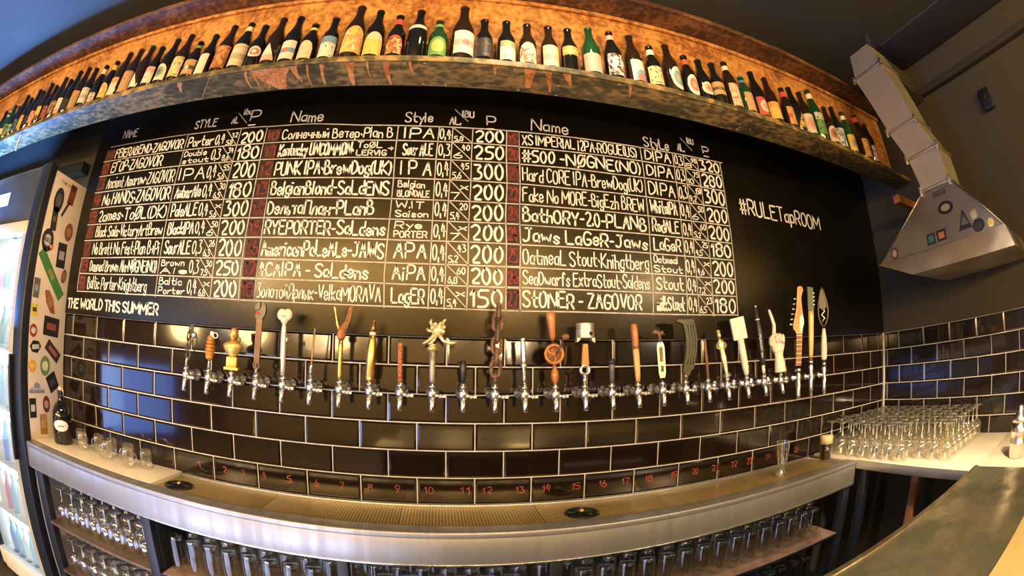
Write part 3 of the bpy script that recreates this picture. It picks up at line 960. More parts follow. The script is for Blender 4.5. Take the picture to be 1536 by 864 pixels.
# x, kind, glass, label(c1,c2,c3,mode,shape,z0,z1,arc), neck label colour, cap, words
BD = [
 (-2.7, 'long', 'K', (YEL, TAN, BRN, 'blob', 'rect', .02, .10), 0, 'brown', 'tan blotched label'),
 (-2.63, 'stub', 'G', (WHITE, GRN, BLK, 'low', 'rect', .02, .09), WHITE, 'white', 'white and green label'),
 (-2.56, 'long', 'G', (GRN, BLK, WHITE, 'blob', 'rect', .02, .10), 0, 'black', 'dark green label'),
 (-2.49, 'stub', 'K', (BLU, WHITE, BLK, 'blob', 'rect', .02, .09), 0, 'black', 'blue spotted label'),
 (-2.42, 'half', 'K', (BLK, BLU, BLK, 'blob', 'rect', .02, .10), 0, 'black', 'black and blue label'),
 (-2.35, 'long', 'B', (YEL, ORG, RED, 'top', 'rect', .02, .115), 0, 'brown', 'yellow label with an orange top'),
 (-2.275, 'half', 'K', (BLK, BLK, BRN, 'plain', 'rect', .03, .09), 0, 'black', 'plain black label'),
 (-2.205, 'long', 'B', (PNK, RED, WHITE, 'blob', 'rect', .02, .10), 0, 'black', 'pink and red label'),
 (-2.135, 'half', 'B', (YEL, BLK, RED, 'low', 'rect', .02, .11), 0, 'black', 'narrow yellow and black label'),
 (-2.065, 'long', 'K', (BRN, RED, BLK, 'blob', 'rect', .02, .10), 0, 'black', 'dark red-brown label'),
 (-1.995, 'half', 'B', (TAN, BLK, RED, 'blob', 'rect', .03, .11), 0, 'brown', 'tan and black mottled label'),
 (-1.925, 'long', 'K', (WHITE, PNK, WHITE, 'low', 'rect', .015, .115), 0, 'black', 'white label with a pink foot'),
 (-1.86, 'half', 'K', (BLK, BLK, BRN, 'plain', 'rect', .02, .09), 0, 'black', 'unreadable dark label'),
 (-1.786, 'half', 'B', (TAN, ORG, BRN, 'top', 'rect', .01, .12), 0, 'black', 'tall tan and orange label'),
 (-1.7, 'long', 'K', (WHITE, BLK, TAN, 'text', 'rect', .02, .11), 0, 'black', 'grey striped label'),
 (-1.625, 'long', 'K', (WHITE, TAN, BLK, 'blob', 'rect', .01, .07), WHITE, 'black', 'low cream label and white neck band'),
 (-1.544, 'long', 'K', (YEL, ORG, WHITE, 'disc', 'arch', .015, .10), YEL, 'black', 'yellow arched label and yellow neck band'),
 (-1.473, 'half', 'B', (WHITE, ORG, RED, 'top', 'rect', .01, .11), 0, 'brown', 'white label with an orange top'),
 (-1.4, 'half', 'B', (TAN, BRN, ORG, 'plain', 'rect', .01, .13), 0, 'brown', 'tall plain tan label'),
 (-1.328, 'half', 'B', (WHITE, WHITE, TAN, 'plain', 'tri', .02, .10), 0, 'green', 'small white triangular label'),
 (-1.251, 'long', 'K', (WHITE, PNK, RED, 'top', 'rect', .02, .11), 0, 'black', 'white label with a pink top'),
 (-1.179, 'half', 'K', (WHITE, GRN, BLK, 'disc', 'arch', .02, .11), 0, 'green', 'black and white ringed label'),
 (-1.104, 'half', 'B', (YEL, WHITE, GRN, 'blob', 'rect', .02, .13), 0, 'black', 'yellow label with white and green shapes'),
 (-1.036, 'stub', 'K', (TAN, BLK, WHITE, 'band', 'rect', .02, .10), GRN, 'black', 'grey and black banded label'),
 (-0.967, 'long', 'K', (WHITE, WHITE, CREAM, 'plain', 'rect', .008, .118), 0, 'black', 'tall blank white label'),
 (-0.891, 'half', 'B', (ORG, BRN, RED, 'blob', 'rect', .02, .14), 0, 'black', 'orange pictorial label'),
 (-0.815, 'half', 'K', (CREAM, BLK, TAN, 'text', 'rect', .018, .135), CREAM, 'black', 'tall cream label with black script'),
 (-0.742, 'long', 'K', (WHITE, RED, WHITE, 'disc', 'oval', .045, .105), 0, 'black', 'small oval label with a red disc'),
 (-0.676, 'half', 'B', (WHITE, PNK, WHITE, 'low', 'tri', .02, .115), 0, 'black', 'white and pink triangular label'),
 (-0.607, 'half', 'K', (WHITE, BLU, RED, 'band', 'rect', .02, .12), 0, 'black', 'white label with a blue band'),
 (-0.535, 'stub', 'K', (CREAM, TAN, YEL, 'plain', 'arch', .012, .105), (.75, .55, .2), 'brown', 'cream arched label and gold neck foil'),
 (-0.461, 'long', 'K', (WHITE, BLU, BLK, 'top', 'rect', .01, .12), 0, 'brown', 'white label with a sky-blue top'),
 (-0.381, 'big', 'B', (ORG, YEL, WHITE, 'blob', 'arch', .03, .17), 0, 'brown', 'orange flame-patterned label'),
 (-0.303, 'half', 'K', (YEL, CREAM, TAN, 'top', 'arch', .012, .13), 0, 'black', 'pale yellow scroll label'),
 (-0.228, 'long', 'K', (RED, YEL, BLK, 'blob', 'arch', .015, .11), RED, 'black', 'red and yellow pictorial label'),
 (-0.158, 'half', 'K', (WHITE, ORG, WHITE, 'top', 'arch', .135, .165), 0, 'black', 'small shoulder label above bare dark glass'),
 (-0.087, 'stub', 'G', (GRN, YEL, YEL, 'disc', 'arch', .012, .105), GRN, 'brown', 'round yellow and green label'),
 (-0.006, 'big', 'B', (WHITE, PNK, RED, 'band', 'rect', .03, .15), 0, 'brown', 'big white label with a pink band'),
 (0.066, 'long', 'K', (BLK, BRN, BLK, 'plain', 'rect', .02, .12), 0, 'black', 'black label with grey print'),
 (0.141, 'long', 'K', (WHITE, GRN, ORG, 'top', 'rect', .012, .11), 0, 'black', 'white label with green and orange top'),
 (0.214, 'long', 'B', (WHITE, RED, TAN, 'blob', 'arch', .012, .12), 0, 'black', 'white label with dark red scribbles'),
 (0.289, 'long', 'B', (CREAM, RED, TAN, 'text', 'rect', .008, .118), 0, 'black', 'cream label with small red letters'),
 (0.359, 'long', 'K', (ORG, YEL, YEL, 'band', 'rect', .07, .125), 0, 'black', 'short orange and yellow label'),
 (0.441, 'half', 'G', (PNK, PNK, RED, 'plain', 'rect', .012, .112), 0, 'green', 'plain salmon-pink label'),
 (0.523, 'half', 'K', (BLK, WHITE, RED, 'blob', 'rect', .015, .13), PNK, 'brown', 'black label with white stencilled letters'),
 (0.603, 'half', 'B', (WHITE, BLU, RED, 'lowdisc', 'rect', .008, .12), 0, 'black', 'white label with a blue and red target'),
 (0.682, 'long', 'K', (CREAM, YEL, BLK, 'blob', 'rect', .012, .108), WHITE, 'brown', 'pale yellow label with a black bird shape'),
 (0.759, 'half', 'B', (WHITE, TEAL, TAN, 'disc', 'oval', .012, .135), 0, 'black', 'oval label with green rim'),
 (0.837, 'long', 'K', (WHITE, RED, ORG, 'disc', 'oval', .008, .12), (.5, .12, .07), 'black', 'white oval label with a red centre'),
 (0.904, 'long', 'K', (WHITE, TAN, RED, 'disc', 'oval', .03, .10), 0, 'black', 'small round white label'),
 (0.968, 'long', 'K', (TAN, BLK, BRN, 'band', 'rect', .045, .12), 0, 'black', 'dull brown banded label'),
 (1.042, 'half', 'B', (CREAM, PNK, RED, 'blob', 'rect', .01, .135), WHITE, 'black', 'cream label with pink figures'),
 (1.116, 'stub', 'G', (TAN, ORG, TAN, 'plain', 'rect', .01, .11), BLU, 'blue', 'tan label under blue glass neck'),
 (1.191, 'half', 'K', (RED, WHITE, PNK, 'disc', 'rect', .01, .11), 0, 'black', 'red label with a white letter'),
 (1.279, 'half', 'B', (YEL, ORG, ORG, 'top', 'rect', .02, .12), 0, 'black', 'bright yellow and orange label'),
 (1.368, 'long', 'B', (ORG, RED, YEL, 'band', 'rect', .015, .12), RED, 'black', 'orange and red label with red neck band'),
 (1.436, 'half', 'K', (YEL, BLK, RED, 'blob', 'tri', .02, .12), 0, 'black', 'ragged yellow label'),
 (1.513, 'half', 'B', (WHITE, PNK, ORG, 'disc', 'rect', .015, .13), 0, 'black', 'pale pink label with an orange disc'),
 (1.595, 'big', 'G', (GRN, WHITE, BLK, 'top', 'rect', .03, .16), WHITE, 'black', 'green label with a white top'),
 (1.682, 'long', 'B', (CREAM, RED, BLK, 'disc', 'arch', .015, .11), 0, 'brown', 'cream arched label with red disc'),
 (1.769, 'half', 'K', (WHITE, BLU, BLK, 'blob', 'rect', .015, .13), 0, 'black', 'blue and white label'),
 (1.862, 'half', 'G', (YEL, ORG, BLU, 'disc', 'rect', .015, .12), WHITE, 'black', 'yellow label with an orange disc'),
 (2.012, 'big', 'B', (ORG, YEL, RED, 'blob', 'rect', .02, .14), RED, 'red', 'orange mottled label and red cap'),
 (2.088, 'half', 'K', (PNK, WHITE, RED, 'blob', 'rect', .015, .12), 0, 'red', 'pink and white label, last on the shelf'),
]
CAPM = {'brown': mat('cap_brown', (.14, .05, .03), .35, .6), 'black': mat('cap_black', (.02, .02, .02), .35, .5), 'green': mat('cap_green', (.03, .22, .07), .35, .5),
        'white': mat('cap_white', (.6, .58, .5), .4, .3), 'blue': mat('cap_blue', (.05, .3, .36), .4, .3), 'red': mat('cap_red', (.35, .03, .05), .35, .4)}
GLM = {'K': M_BOTK, 'B': M_BOTB, 'G': M_BOTG}
GLW = {'K': 'black glass', 'B': 'brown glass', 'G': 'green glass'}
_neck = {}
def mute(c):
    l = sum(c) / 3
    return tuple(.80 * (.90 * v + .10 * l * w_) for v, w_ in zip(c, (1.15, .95, .7)))
for i, (x, kind, gc, lb, nk, cp, words) in enumerate(BD):
    r, h = BH[kind]
    size = {'long': 'slim', 'half': 'medium', 'stub': 'squat', 'big': 'large'}[kind]
    t = thing('beer_bottle', f'{size} {GLW[gc]} beer bottle on the steel shelf, {words}', 'bottle',
              (x, -0.405 + (r - .0305) + R.uniform(-.004, .004), 2.3703), R.uniform(-.32, .32) if i else 0, 'beer bottles along the steel shelf')
    if len(t['label'].split()) > 16:
        t['label'] = f'{size} {gc == "G" and "green" or "dark"} beer bottle, {words}'
    link('bottle_body', body_mesh(kind, GLM[gc]), t)
    c1, c2, c3, mode, shape, z0, z1 = lb
    c1, c2, c3 = mute(c1), mute(c2), mute(c3)
    c2 = tuple(.85 * a + .15 * b for a, b in zip(c2, c1))
    c3 = tuple(.85 * a + .15 * b for a, b in zip(c3, c1))
    patch(r, z0 + .010, z1 - .004 * (z1 > .11), shape, .335 if shape in ('rect', 'arch') else .30).obj('paper_label', labelmat('label_paper', c1, c2, c3, mode), t)
    if nk:
        key = (kind, nk)
        if key not in _neck:
            m_ = bpy.data.materials.new('neck_paper')
            m_.use_nodes = True
            m_.node_tree.nodes['Principled BSDF'].inputs['Base Color'].default_value = col4(nk)
            m_.node_tree.nodes['Principled BSDF'].inputs['Roughness'].default_value = .5
            _neck[key] = G().lathe([(.0166 if kind != 'big' else .02, h - .052), (.0150 if kind != 'big' else .018, h - .022)], 18, cap=False).mesh('neck_label', m_)
        link('neck_label', _neck[key], t)
    link('cap', cap_mesh(kind, CAPM[cp]), t)
    if 'stencilled' in words:
        g = G()
        def mp_(p, r_=r):
            a = p[0] / r_ - PI / 2
            return ((r_ + .0012) * math.cos(a), (r_ + .0012) * math.sin(a), p[1])
        write(g, 'CREW', -.03, .03, .07, .105, .005, mp_)
        g.obj('label_lettering', M_CHALK, t)

# ------------------------------------------------------------------ taps
tapmesh = {}
def build_tap_meshes():
    g = G()
    # body stands in front of the wall; local origin at the body centre
    g.lathe([(.0, -.022), (.009, -.022), (.0125, -.014), (.0155, -.004), (.0155, .006), (.012, .012), (.009, .014), (0, .014)], 18)
    tapmesh['body'] = g.mesh('body', M_CHROME)
    g = G().at((0, 0, 0), (-PI / 2, 0, 0)).lathe([(.011, .0), (.011, .03), (.016, .032), (.016, .04), (.012, .042), (.012, .07), (.021, .073), (.023, .083), (.023, .087)], 18)
    tapmesh['shank'] = g.mesh('shank', M_CHROME)
    g = G().tube([(0, -.004, -.012), (0, -.010, -.024), (0, -.014, -.04), (0, -.017, -.06)], [.0105, .0098, .0085, .0088], 14)
    tapmesh['spout'] = g.mesh('spout', M_CHROME)
    g = G()
    g.lathe([(.0075, .013), (.0075, .018), (.0115, .019), (.0115, .025), (.0085, .027), (.0085, .034), (0, .034)], 16)
    tapmesh['collar'] = g.mesh('collar', M_CHROME)
    g = G()
    g.tube([(.008, -.002, -.006), (.024, -.005, -.009)], [.006, .007], 10)
    g.tube([(.024, -.005, -.009), (.034, -.007, -.010)], [.0095, .0085], 10)
    g.box(.030, .044, -.010, -.004, -.013, -.005)
    tapmesh['lever'] = g.mesh('flow_lever', M_CHROME)
build_tap_meshes()

def leanT(g, H, dx, loc=(0, 0, 0.034)):
    g.at(loc, (0, math.atan2(dx, H), 0))
    return g

def link_ring(g, cx, cz, L, w, r, rot, n=14):
    pts = []
    for k in range(n):
        a = 2 * PI * k / n
        x = math.cos(a) * (w)
        z = math.sin(a) * w + (L / 2 - w) * (1 if math.sin(a) >= 0 else -1)
        if rot:
            pts.append((cx, x, cz + z))
        else:
            pts.append((cx + x, 0, cz + z))
    g.tube(pts, r, 8, closed=True)

def P_(name, g, m, par, label=None):
    o = g.obj(name, m, par, label=label)
    return o

def handle(kind, t, H, dx):
    """tap handle of height H leaning by dx, parts parented to the tap t"""
    N_ = lambda: leanT(G(), H, dx)
    if kind == 'bikechain':
        h = P_('handle', N_().tube([(0, 0, 0), (0, 0, .03)], [.006, .005], 8), M_CHROME, t)
        for i in range(5):
            g = N_()
            link_ring(g, -.004 if i % 2 else .004, .038 + i * .023, .030, .009, .0032, i % 2)
            P_('chain_link', g, M_GUN, h)
        P_('ball', N_().ball((.024, -.004, H - .025), .013), M_CHROME, h)
        g = N_()
        g.tube([(.0, 0, H - .01), (.015, 0, H - .014), (.036, 0, H - .035), (.040, 0, H - .06), (.03, 0, H - .085)], .003, 6)
        P_('cable', g, M_BLACK, h)
    elif kind == 'grenade':
        prof = [(0, .028), (.008, .028)]
        for i in range(6):
            z = .036 + i * .013
            rr = .0135 + .007 * math.sin(PI * (i + .7) / 6.4)
            prof += [(rr * .82, z - .004), (rr, z), (rr, z + .006)]
        prof += [(.008, .118), (0, .120)]
        h = P_('handle', N_().lathe(prof, 12, smooth=False), M_AMBER, t)
        P_('stem', N_().lathe([(.005, 0), (.005, .03)], 10), M_CHROME, h)
        P_('striker_lever', N_().box(-.002, .010, -.008, -.002, .10, H + .012), M_IVORY, h)
        g = N_()
        g.tube([(.020 + .010 * math.cos(a), -.004, .118 + .010 * math.sin(a)) for a in [k * PI / 6 for k in range(12)]], .0022, 6, closed=True)
        P_('pull_ring', g, M_CHROME, h)
    elif kind == 'bust':
        h = P_('handle', N_().box(-.023, .023, -.018, .018, 0, .010, bev=.001).box(-.017, .017, -.013, .013, .010, .046, bev=.002).lathe([(.012, .044), (.014, .052), (.023, .064), (.031, .078), (.032, .088), (.022, .096), (.011, .101), (.0095, .107)], 18, sx=1.0, sy=.62), M_GOLD, t)
        g = N_()
        g.ball((0, -.003, .125), .0180, sc=(.82, .95, 1.25), n=16)
        g.ball((0, -.019, .120), .0035, sc=(.8, 1.1, 1.4))
        g.ball((0, -.016, .110), .005, sc=(1.1, .7, .6))
        g.ball((-.0145, 0, .121), .0035, sc=(.5, .8, 1.3))
        g.ball((.0145, 0, .121), .0035, sc=(.5, .8, 1.3))
        P_('head', g, M_GOLD, h)
        g = N_()
        g.ball((0, .001, .137), .0145, sc=(1.0, 1.1, .65), n=14)
        for s_ in (-1, 1):
            g.ball((s_ * .0058, -.0168, .1275), .0026, sc=(1.2, .5, .7))
        P_('hair', g, M_AMBER, h)
    elif kind == 'wrench':
        g = N_()
        g.prism([(-.0105, .035), (.0105, .035), (.0115, .10), (.012, H - .055), (-.012, H - .055), (-.0115, .10)], -.0035, .0035)
        g.at((0, 0, .034)).tube([(.011 * math.cos(k * PI / 8), 0, .024 + .011 * math.sin(k * PI / 8)) for k in range(16)], .0045, 8, closed=True)
        h = P_('handle', g, mat('old_wrench_steel', (.22, .13, .065), .55, .3, c2=(.15, .08, .04), scale=30), t)
        g = N_()
        z = H - .06
        g.prism([(-.012, z), (.012, z), (.021, z + .016), (.023, z + .034), (.018, z + .052), (.008, z + .060), (.004, z + .042), (-.002, z + .030), (-.012, z + .028), (-.019, z + .012)], -.006, .006)
        P_('fixed_jaw', g, M_GUN, h)
        g = N_()
        g.prism([(-.021, z + .030), (-.004, z + .032), (-.001, z + .042), (-.004, z + .060), (-.016, z + .054), (-.022, z + .042)], -.005, .005)
        P_('moving_jaw', g, M_GUN, h)
        P_('thumb_screw', N_().at((-.001, -.002, .034 + z + .018), (0, PI / 2, 0)).lathe([(.006, -.008), (.006, .008)], 12, smooth=False), M_REDP, h)
        P_('stem', G().at((0, 0, .03)).lathe([(.005, 0), (.0045, .02)], 10), M_CHROME, h)
    elif kind == 'shifter':
        h = P_('handle', N_().lathe([(.009, 0), (.0085, .03), (.0095, .05), (.0095, H - .075), (.0075, H - .06), (.006, H - .045)], 16), mat('worn_white_metal', (.75, .70, .62), .3, .5), t)
        g = N_()
        g.ball((-.011, 0, H - .026), .018, sc=(1, .75, 1.15), n=16).ball((.011, 0, H - .026), .018, sc=(1, .75, 1.15), n=16)
        g.lathe([(.006, H - .06), (.013, H - .05), (.018, H - .038), (.02, H - .028)], 16, sy=.7)
        P_('heart_knob', g, M_IVORY, h)
        P_('engraving', N_().box(-.008, .008, -.0155, -.0125, H - .033, H - .031), M_BLACK, h)
        P_('side_button', N_().ball((.014, -.002, H * .52), .006, sc=(.7, 1, 1.8)), M_CHROME, h)
    elif kind == 'rod':
        h = P_('handle', N_().lathe([(.0052, 0), (.0052, .03), (.0035, .034), (.0035, H - .004), (.002, H)], 12), M_BRASS, t)
        P_('grip', N_().lathe([(.006, .0), (.006, .038), (.0045, .044)], 12), M_CHROME, h)
    elif kind == 'pliers':
        h = P_('handle', N_().lathe([(.0075, 0), (.0085, .01), (.0085, .11), (.008, .13)], 14), M_BRASS, t)
        P_('pivot', N_().lathe([(.009, .128), (.015, .136), (.016, .146), (.011, .156), (.013, .162)], 14), M_RUSTROD, h)
        for s_ in (-1, 1):
            g = N_()
            g.tube([(s_ * .004, 0, .150), (s_ * .014, 0, .178), (s_ * .020, 0, .205), (s_ * .028, 0, .235), (s_ * .037, 0, H - .002)], [.007, .0065, .005, .004, .004], 8)
            P_('arm', g, M_BRASS if s_ < 0 else M_RUSTROD, h)
        P_('web_plate', N_().prism([(-.012, .155), (.014, .152), (.030, .20), (.034, .235), (.016, .20)], -.002, .002), M_WOODD, h)
    elif kind == 'bullet':
        h = P_('handle', N_().lathe([(.0, 0), (.0160, 0), (.0160, .006), (.0145, .008), (.0160, .012), (.0160, .115), (.0110, .135), (.0105, .150)], 20), M_BRASS, t, 'brass cartridge case')
        P_('band', N_().lathe([(.0112, .148), (.0112, .158)], 18), M_IVORY, h)
        P_('tip', N_().lathe([(.0105, .158), (.0098, .172), (.007, .192), (.003, H - .002), (0, H)], 18), mat('copper_tip', (.36, .17, .07), .3, .9), h)
    elif kind == 'rebar':
        prof = []
        n = 18
        for i in range(n + 1):
            z = H * i / n
            prof.append((.0065 + (.0018 if i % 2 else 0), z))
        P_('handle', N_().lathe(prof + [(0, H)], 10, smooth=False), M_RUSTROD, t)
    elif kind == 'octopus':
        g = N_()
        g.lathe([(.008, 0), (.010, .01), (.0105, .06), (.0115, H - .012)], 14)
        h = P_('handle', g, mat('grey_grip', (.42, .38, .32), .4, .6, c2=(.3, .26, .2), scale=20), t)
        P_('guard', N_().lathe([(.011, H - .014), (.017, H - .008), (.017, H - .002), (.012, H + .004), (.015, H + .010)], 16), M_PALEGOLD, h)
        g = N_()
        g.ball((.018, 0, H + .055), .020, sc=(1.1, .8, 1.15), n=16)
        for k in range(7):
            a = k * 2 * PI / 7 + .3
            g.ball((.018 + .020 * math.cos(a), -.006, H + .060 + .017 * math.sin(a)), .0075)
        P_('octopus_body', g, M_PALEGOLD, h)
        for pts in ([(.008, -.004, H + .045), (-.006, -.006, H + .028), (-.020, -.006, H + .016), (-.032, -.004, H + .010)],
                    [(.012, -.006, H + .042), (.004, -.008, H + .022), (-.006, -.010, H + .012), (-.014, -.010, H + .010)],
                    [(.020, -.004, H + .040), (.034, -.006, H + .022), (.050, -.006, H + .014), (.066, -.004, H + .014), (.078, -.004, H + .018)],
                    [(.000, -.002, H + .066), (-.008, -.004, H + .082), (-.003, -.004, H + .09)],
                    [(.032, -.002, H + .070), (.036, -.004, H + .086), (.044, -.004, H + .09)],
                    [(.002, -.004, H + .052), (-.012, -.006, H + .052), (-.020, -.006, H + .060)]):
            n = len(pts)
            P_('tentacle', N_().tube(pts, [.0065 * (1 - .5 * i / n) for i in range(n)], 8), M_PALEGOLD, h)
    elif kind == 'blackshort':
        h = P_('handle', N_().lathe([(.006, 0), (.008, .012), (.011, .03), (.0115, H - .01), (.008, H), (0, H)], 14), M_BLACK, t)
        P_('metal_bead', N_().lathe([(.005, .0), (.0085, .016), (.005, .026), (.0095, .040), (.003, .054)], 12).at(), M_CHROME, h)
        for o in t.children:
            pass
    elif kind == 'blackshort2':
        h = P_('handle', N_().lathe([(.006, 0), (.0085, .012), (.0095, .035), (.011, H - .022), (.010, H - .016)], 14), mat('grey_lacquer', (.10, .09, .09), .25), t)
        P_('finial', N_().lathe([(.010, H - .02), (.012, H - .014), (.012, H - .006), (.007, H), (0, H)], 14), M_BLACK, h)
    elif kind == 'bigchain':
        h = P_('handle', N_().lathe([(.006, 0), (.0055, .035)], 10), M_RUSTDARK, t)
        n = 6
        for i in range(n):
            g = N_()
            L = (H - .03) / n * 1.38
            link_ring(g, 0, .032 + (i + .5) * (H - .034) / n, L, .0150, .0068, i % 2, 16)
            P_('chain_link', g, M_RUSTDARK, h)
    elif kind == 'dagger':
        P_('handle', N_().lathe([(.006, 0), (.0065, .02), (.007, .05), (.011, .058), (.011, .066), (.0075, .072), (.0085, .085), (.0095, .11), (.0085, .135), (.0075, .142), (.010, .146), (.0115, H - .002), (0, H)], 14, smooth=True), M_CHROME, t)
    elif kind == 'drill':
        h = P_('handle', N_().lathe([(.006, 0), (.0115, .012), (.0135, .024), (.012, .042), (.006, .052), (.0045, .07)], 16), M_WOOD, t, 'turned wooden grip')
        cz = .100
        g = N_()
        n = 28
        g.tube([(.030 * math.cos(2 * PI * k / n), -.010, cz + .030 * math.sin(2 * PI * k / n)) for k in range(n)], .0055, 8, closed=True)
        P_('gear_rim', g, M_WOOD, h)
        g = N_()
        for a in (0.3, 0.3 + 2 * PI / 3, 0.3 + 4 * PI / 3):
            g.tube([(.004 * math.cos(a), -.010, cz + .004 * math.sin(a)), (.016 * math.cos(a + .5), -.010, cz + .016 * math.sin(a + .5)), (.029 * math.cos(a + .1), -.010, cz + .029 * math.sin(a + .1))], .0042, 8)
        g.at((0, 0, 0)).T = leanT(G(), H, dx).T @ Matrix.Translation((0, -.010, cz)) @ Matrix.Rotation(PI / 2, 4, 'X')
        g.lathe([(.008, -.006), (.008, .006)], 12)
        P_('gear_spokes', g, M_WOOD, h)
        g = N_()
        g.T = leanT(G(), H, dx).T @ Matrix.Translation((0, -.008, cz)) @ Matrix.Rotation(PI / 2, 4, 'X')
        g.lathe([(.028, -.0015), (.028, .0015)], 28)
        P_('gear_disc', g, M_WOODD, h)
        P_('shaft', N_().lathe([(.0035, .05), (.0035, H - .095)], 10), M_GUN, h)
        P_('top_grip', N_().lathe([(.006, H - .098), (.0105, H - .085), (.0125, H - .055), (.0165, H - .016), (.015, H - .004), (.008, H), (0, H)], 16), M_WOOD, h)
        g = N_()
        g.tube([(.004, -.014, cz), (.020, -.016, cz + .022), (.032, -.018, cz + .042)], [.004, .0035, .0035], 8)
        P_('crank', g, M_GUN, h)
        P_('crank_knob', N_().ball((.040, -.024, cz + .054), .0115, sc=(1.2, 1, .9)), M_WOODD, h)
    elif kind == 'piston':
        h = P_('handle', N_().lathe([(.007, 0), (.008, .012), (.0075, .028)], 14), M_CHROME, t)
        g = N_()
        g.tube([(.0155 * math.cos(k * PI / 10), 0, .046 + .0155 * math.sin(k * PI / 10)) for k in range(20)], .006, 10, closed=True)
        P_('big_end', g, M_CHROME, h)
        P_('connecting_rod', N_().prism([(-.013, .062), (.013, .062), (.0085, H - .07), (-.0085, H - .07)], -.005, .005), mat('oily_rod', (.40, .22, .08), .35, .6), h)
        g = N_()
        z = H
        g.lathe([(0, z), (.031, z), (.032, z - .003), (.032, z - .008), (.0305, z - .009), (.0305, z - .011), (.032, z - .012), (.032, z - .017), (.0305, z - .018), (.0305, z - .020),
                 (.032, z - .021), (.0325, z - .05), (.030, z - .05), (.029, z - .022), (0, z - .021)], 24, smooth=False)
        o = P_('piston_head', g, mat('cast_aluminium', (.66, .60, .50), .38, .7, c2=(.5, .43, .33), scale=25), h)
        for s_ in (-1, 1):
            P_('skirt', N_().prism([(s_ * .032, z - .048), (s_ * .033, z - .066), (s_ * .022, z - .058), (s_ * .018, z - .048)], -.012, .012), MATS['cast_aluminium'], h)
        g = N_()
        g.T = leanT(G(), H, dx).T @ Matrix.Translation((.010, -.030, z - .036)) @ Matrix.Rotation(PI / 2, 4, 'X')
        g.lathe([(.0065, -.003), (.0065, .003)], 14)
        P_('pin_bore', g, M_BLACK, h)
    elif kind == 'hammer':
        h = P_('handle', N_().lathe([(.0075, 0), (.0095, .02), (.011, .06), (.0115, .10), (.011, .125)], 14, sx=1.05), M_WOODL, t)
        P_('upper_grip', N_().lathe([(.0118, .122), (.0125, .13), (.0135, H - .03), (.0125, H - .012), (.009, H), (0, H)], 14), M_WOOD, h)
        P_('ferrule', N_().lathe([(.0128, .118), (.0128, .126)], 14), M_WOODD, h)
    elif kind == 'opener':
        g = N_()
        g.prism([(-.009, .01), (.009, .01), (.013, .03), (.014, .118), (.011, .135), (.006, .142), (-.006, .142), (-.011, .135), (-.014, .118), (-.013, .03)], -.003, .003)
        h = P_('handle', g, M_PALEGOLD, t)
        P_('dark_inlay', N_().prism([(-.007, .068), (.007, .068), (.007, .124), (-.007, .124)], -.0046, -.0031), M_WOODD, h)
        P_('bottle_slot', N_().prism([(-.006, .032), (.006, .032), (.007, .054), (-.004, .056)], -.0046, -.0031), M_BLACK, h)
        g = N_()
        g.tube([(0, 0, .138), (0, 0, .158), (-.004, 0, .176), (-.018, 0, H - .012), (-.028, 0, H - .018)], [.0055, .0055, .009, .009, .006], 8)
        g.tube([(0, 0, .165), (.012, 0, .178), (.016, 0, .165)], [.006, .006, .004], 8)
        P_('claw', g, MATS.get('old_wrench_steel') or M_GUN, h)
    elif kind == 'magazine':
        def arcpt(t_, off):
            # centre line curving to the left towards the top
            x = .006 + .018 * math.sin(t_ * PI * .9) - .002 * t_ + off * 1
            z = .035 + (H - .035) * t_
            return (x, z)
        poly = [arcpt(k / 12, .020 + .002 * k / 12) for k in range(13)] + [(-.030, H + .002), (-.038, H - .006)] + [arcpt(k / 12, -.020 - .006 * k / 12) for k in range(11, -1, -1)]
        h = P_('handle', G().at((0, 0, .034)).prism(poly, -.014, .010), M_OLIVE, t)
        for off in (-.009, .002, .013):
            g = G().at((0, 0, .034))
            pts = [(arcpt(k / 10, off)[0], -.0148, arcpt(k / 10, off)[1]) for k in range(1, 10)]
            g.tube(pts, .0018, 6)
            P_('rib', g, M_OLIVE, h)
        P_('feed_lip', G().at((0, 0, .034)).prism([(-.016, .036), (.022, .036), (.010, .014), (-.002, .014)], -.010, .007), M_OLIVE, h)
        P_('stem', G().at((0, 0, .034)).lathe([(.0085, 0), (.0085, .026)], 12), mat('copper_stem', (.55, .30, .16), .3, .9), h)
    elif kind == 'stick':
        P_('handle', N_().lathe([(.0055, 0), (.006, H * .5), (.0052, H - .002), (0, H)], 10), M_WOODD, t)
    elif kind == 'figurine':
        g = N_()
        g.lathe([(.013, .004), (.013, .012), (.007, .014), (.008, .03), (.010, .05), (.0125, .078), (.010, .10), (.014, .118), (.0155, .135), (.012, .146), (.005, .150), (.005, .155)], 16, sy=.75)
        h = P_('handle', g, M_PALEGOLD, t)
        P_('head', N_().ball((0, -.001, .168), .0105, sc=(.85, .95, 1.2), n=14).ball((0, -.011, .166), .002), M_PALEGOLD, h)
        for s_ in (-1, 1):
            P_('arm', N_().tube([(s_ * .014, 0, .138), (s_ * .020, -.004, .122), (s_ * .008, -.014, .112)], [.005, .0045, .0035], 8), mat('antique_green_gold', (.42, .40, .12), .35, .6), h)
        P_('crest', N_().lathe([(.006, .176), (.011, .182), (.006, .19), (0, .192)], 10), MATS['antique_green_gold'], h)
        P_('plinth', N_().lathe([(.006, -.004), (.017, .0), (.017, .006), (.010, .010)], 16), M_CHROME, h)
    elif kind == 'block':
        prof = []
        for i in range(15):
            z = H * .64 * i / 14
            prof.append((.0085 + .006 * math.sin(min(1, i / 5) * PI / 2) * (1 if i < 12 else .9) + (.0012 if i % 2 else 0), z))
        h = P_('handle', N_().lathe(prof, 14), M_IVORY, t)
        g = N_()
        g.box(-.031, .031, -.016, .016, H * .62, H, bev=.003)
        P_('square_head', g, mat('canvas_white', (.84, .76, .62), .7, c2=(.78, .68, .52), scale=120), h)
    elif kind == 'slender':
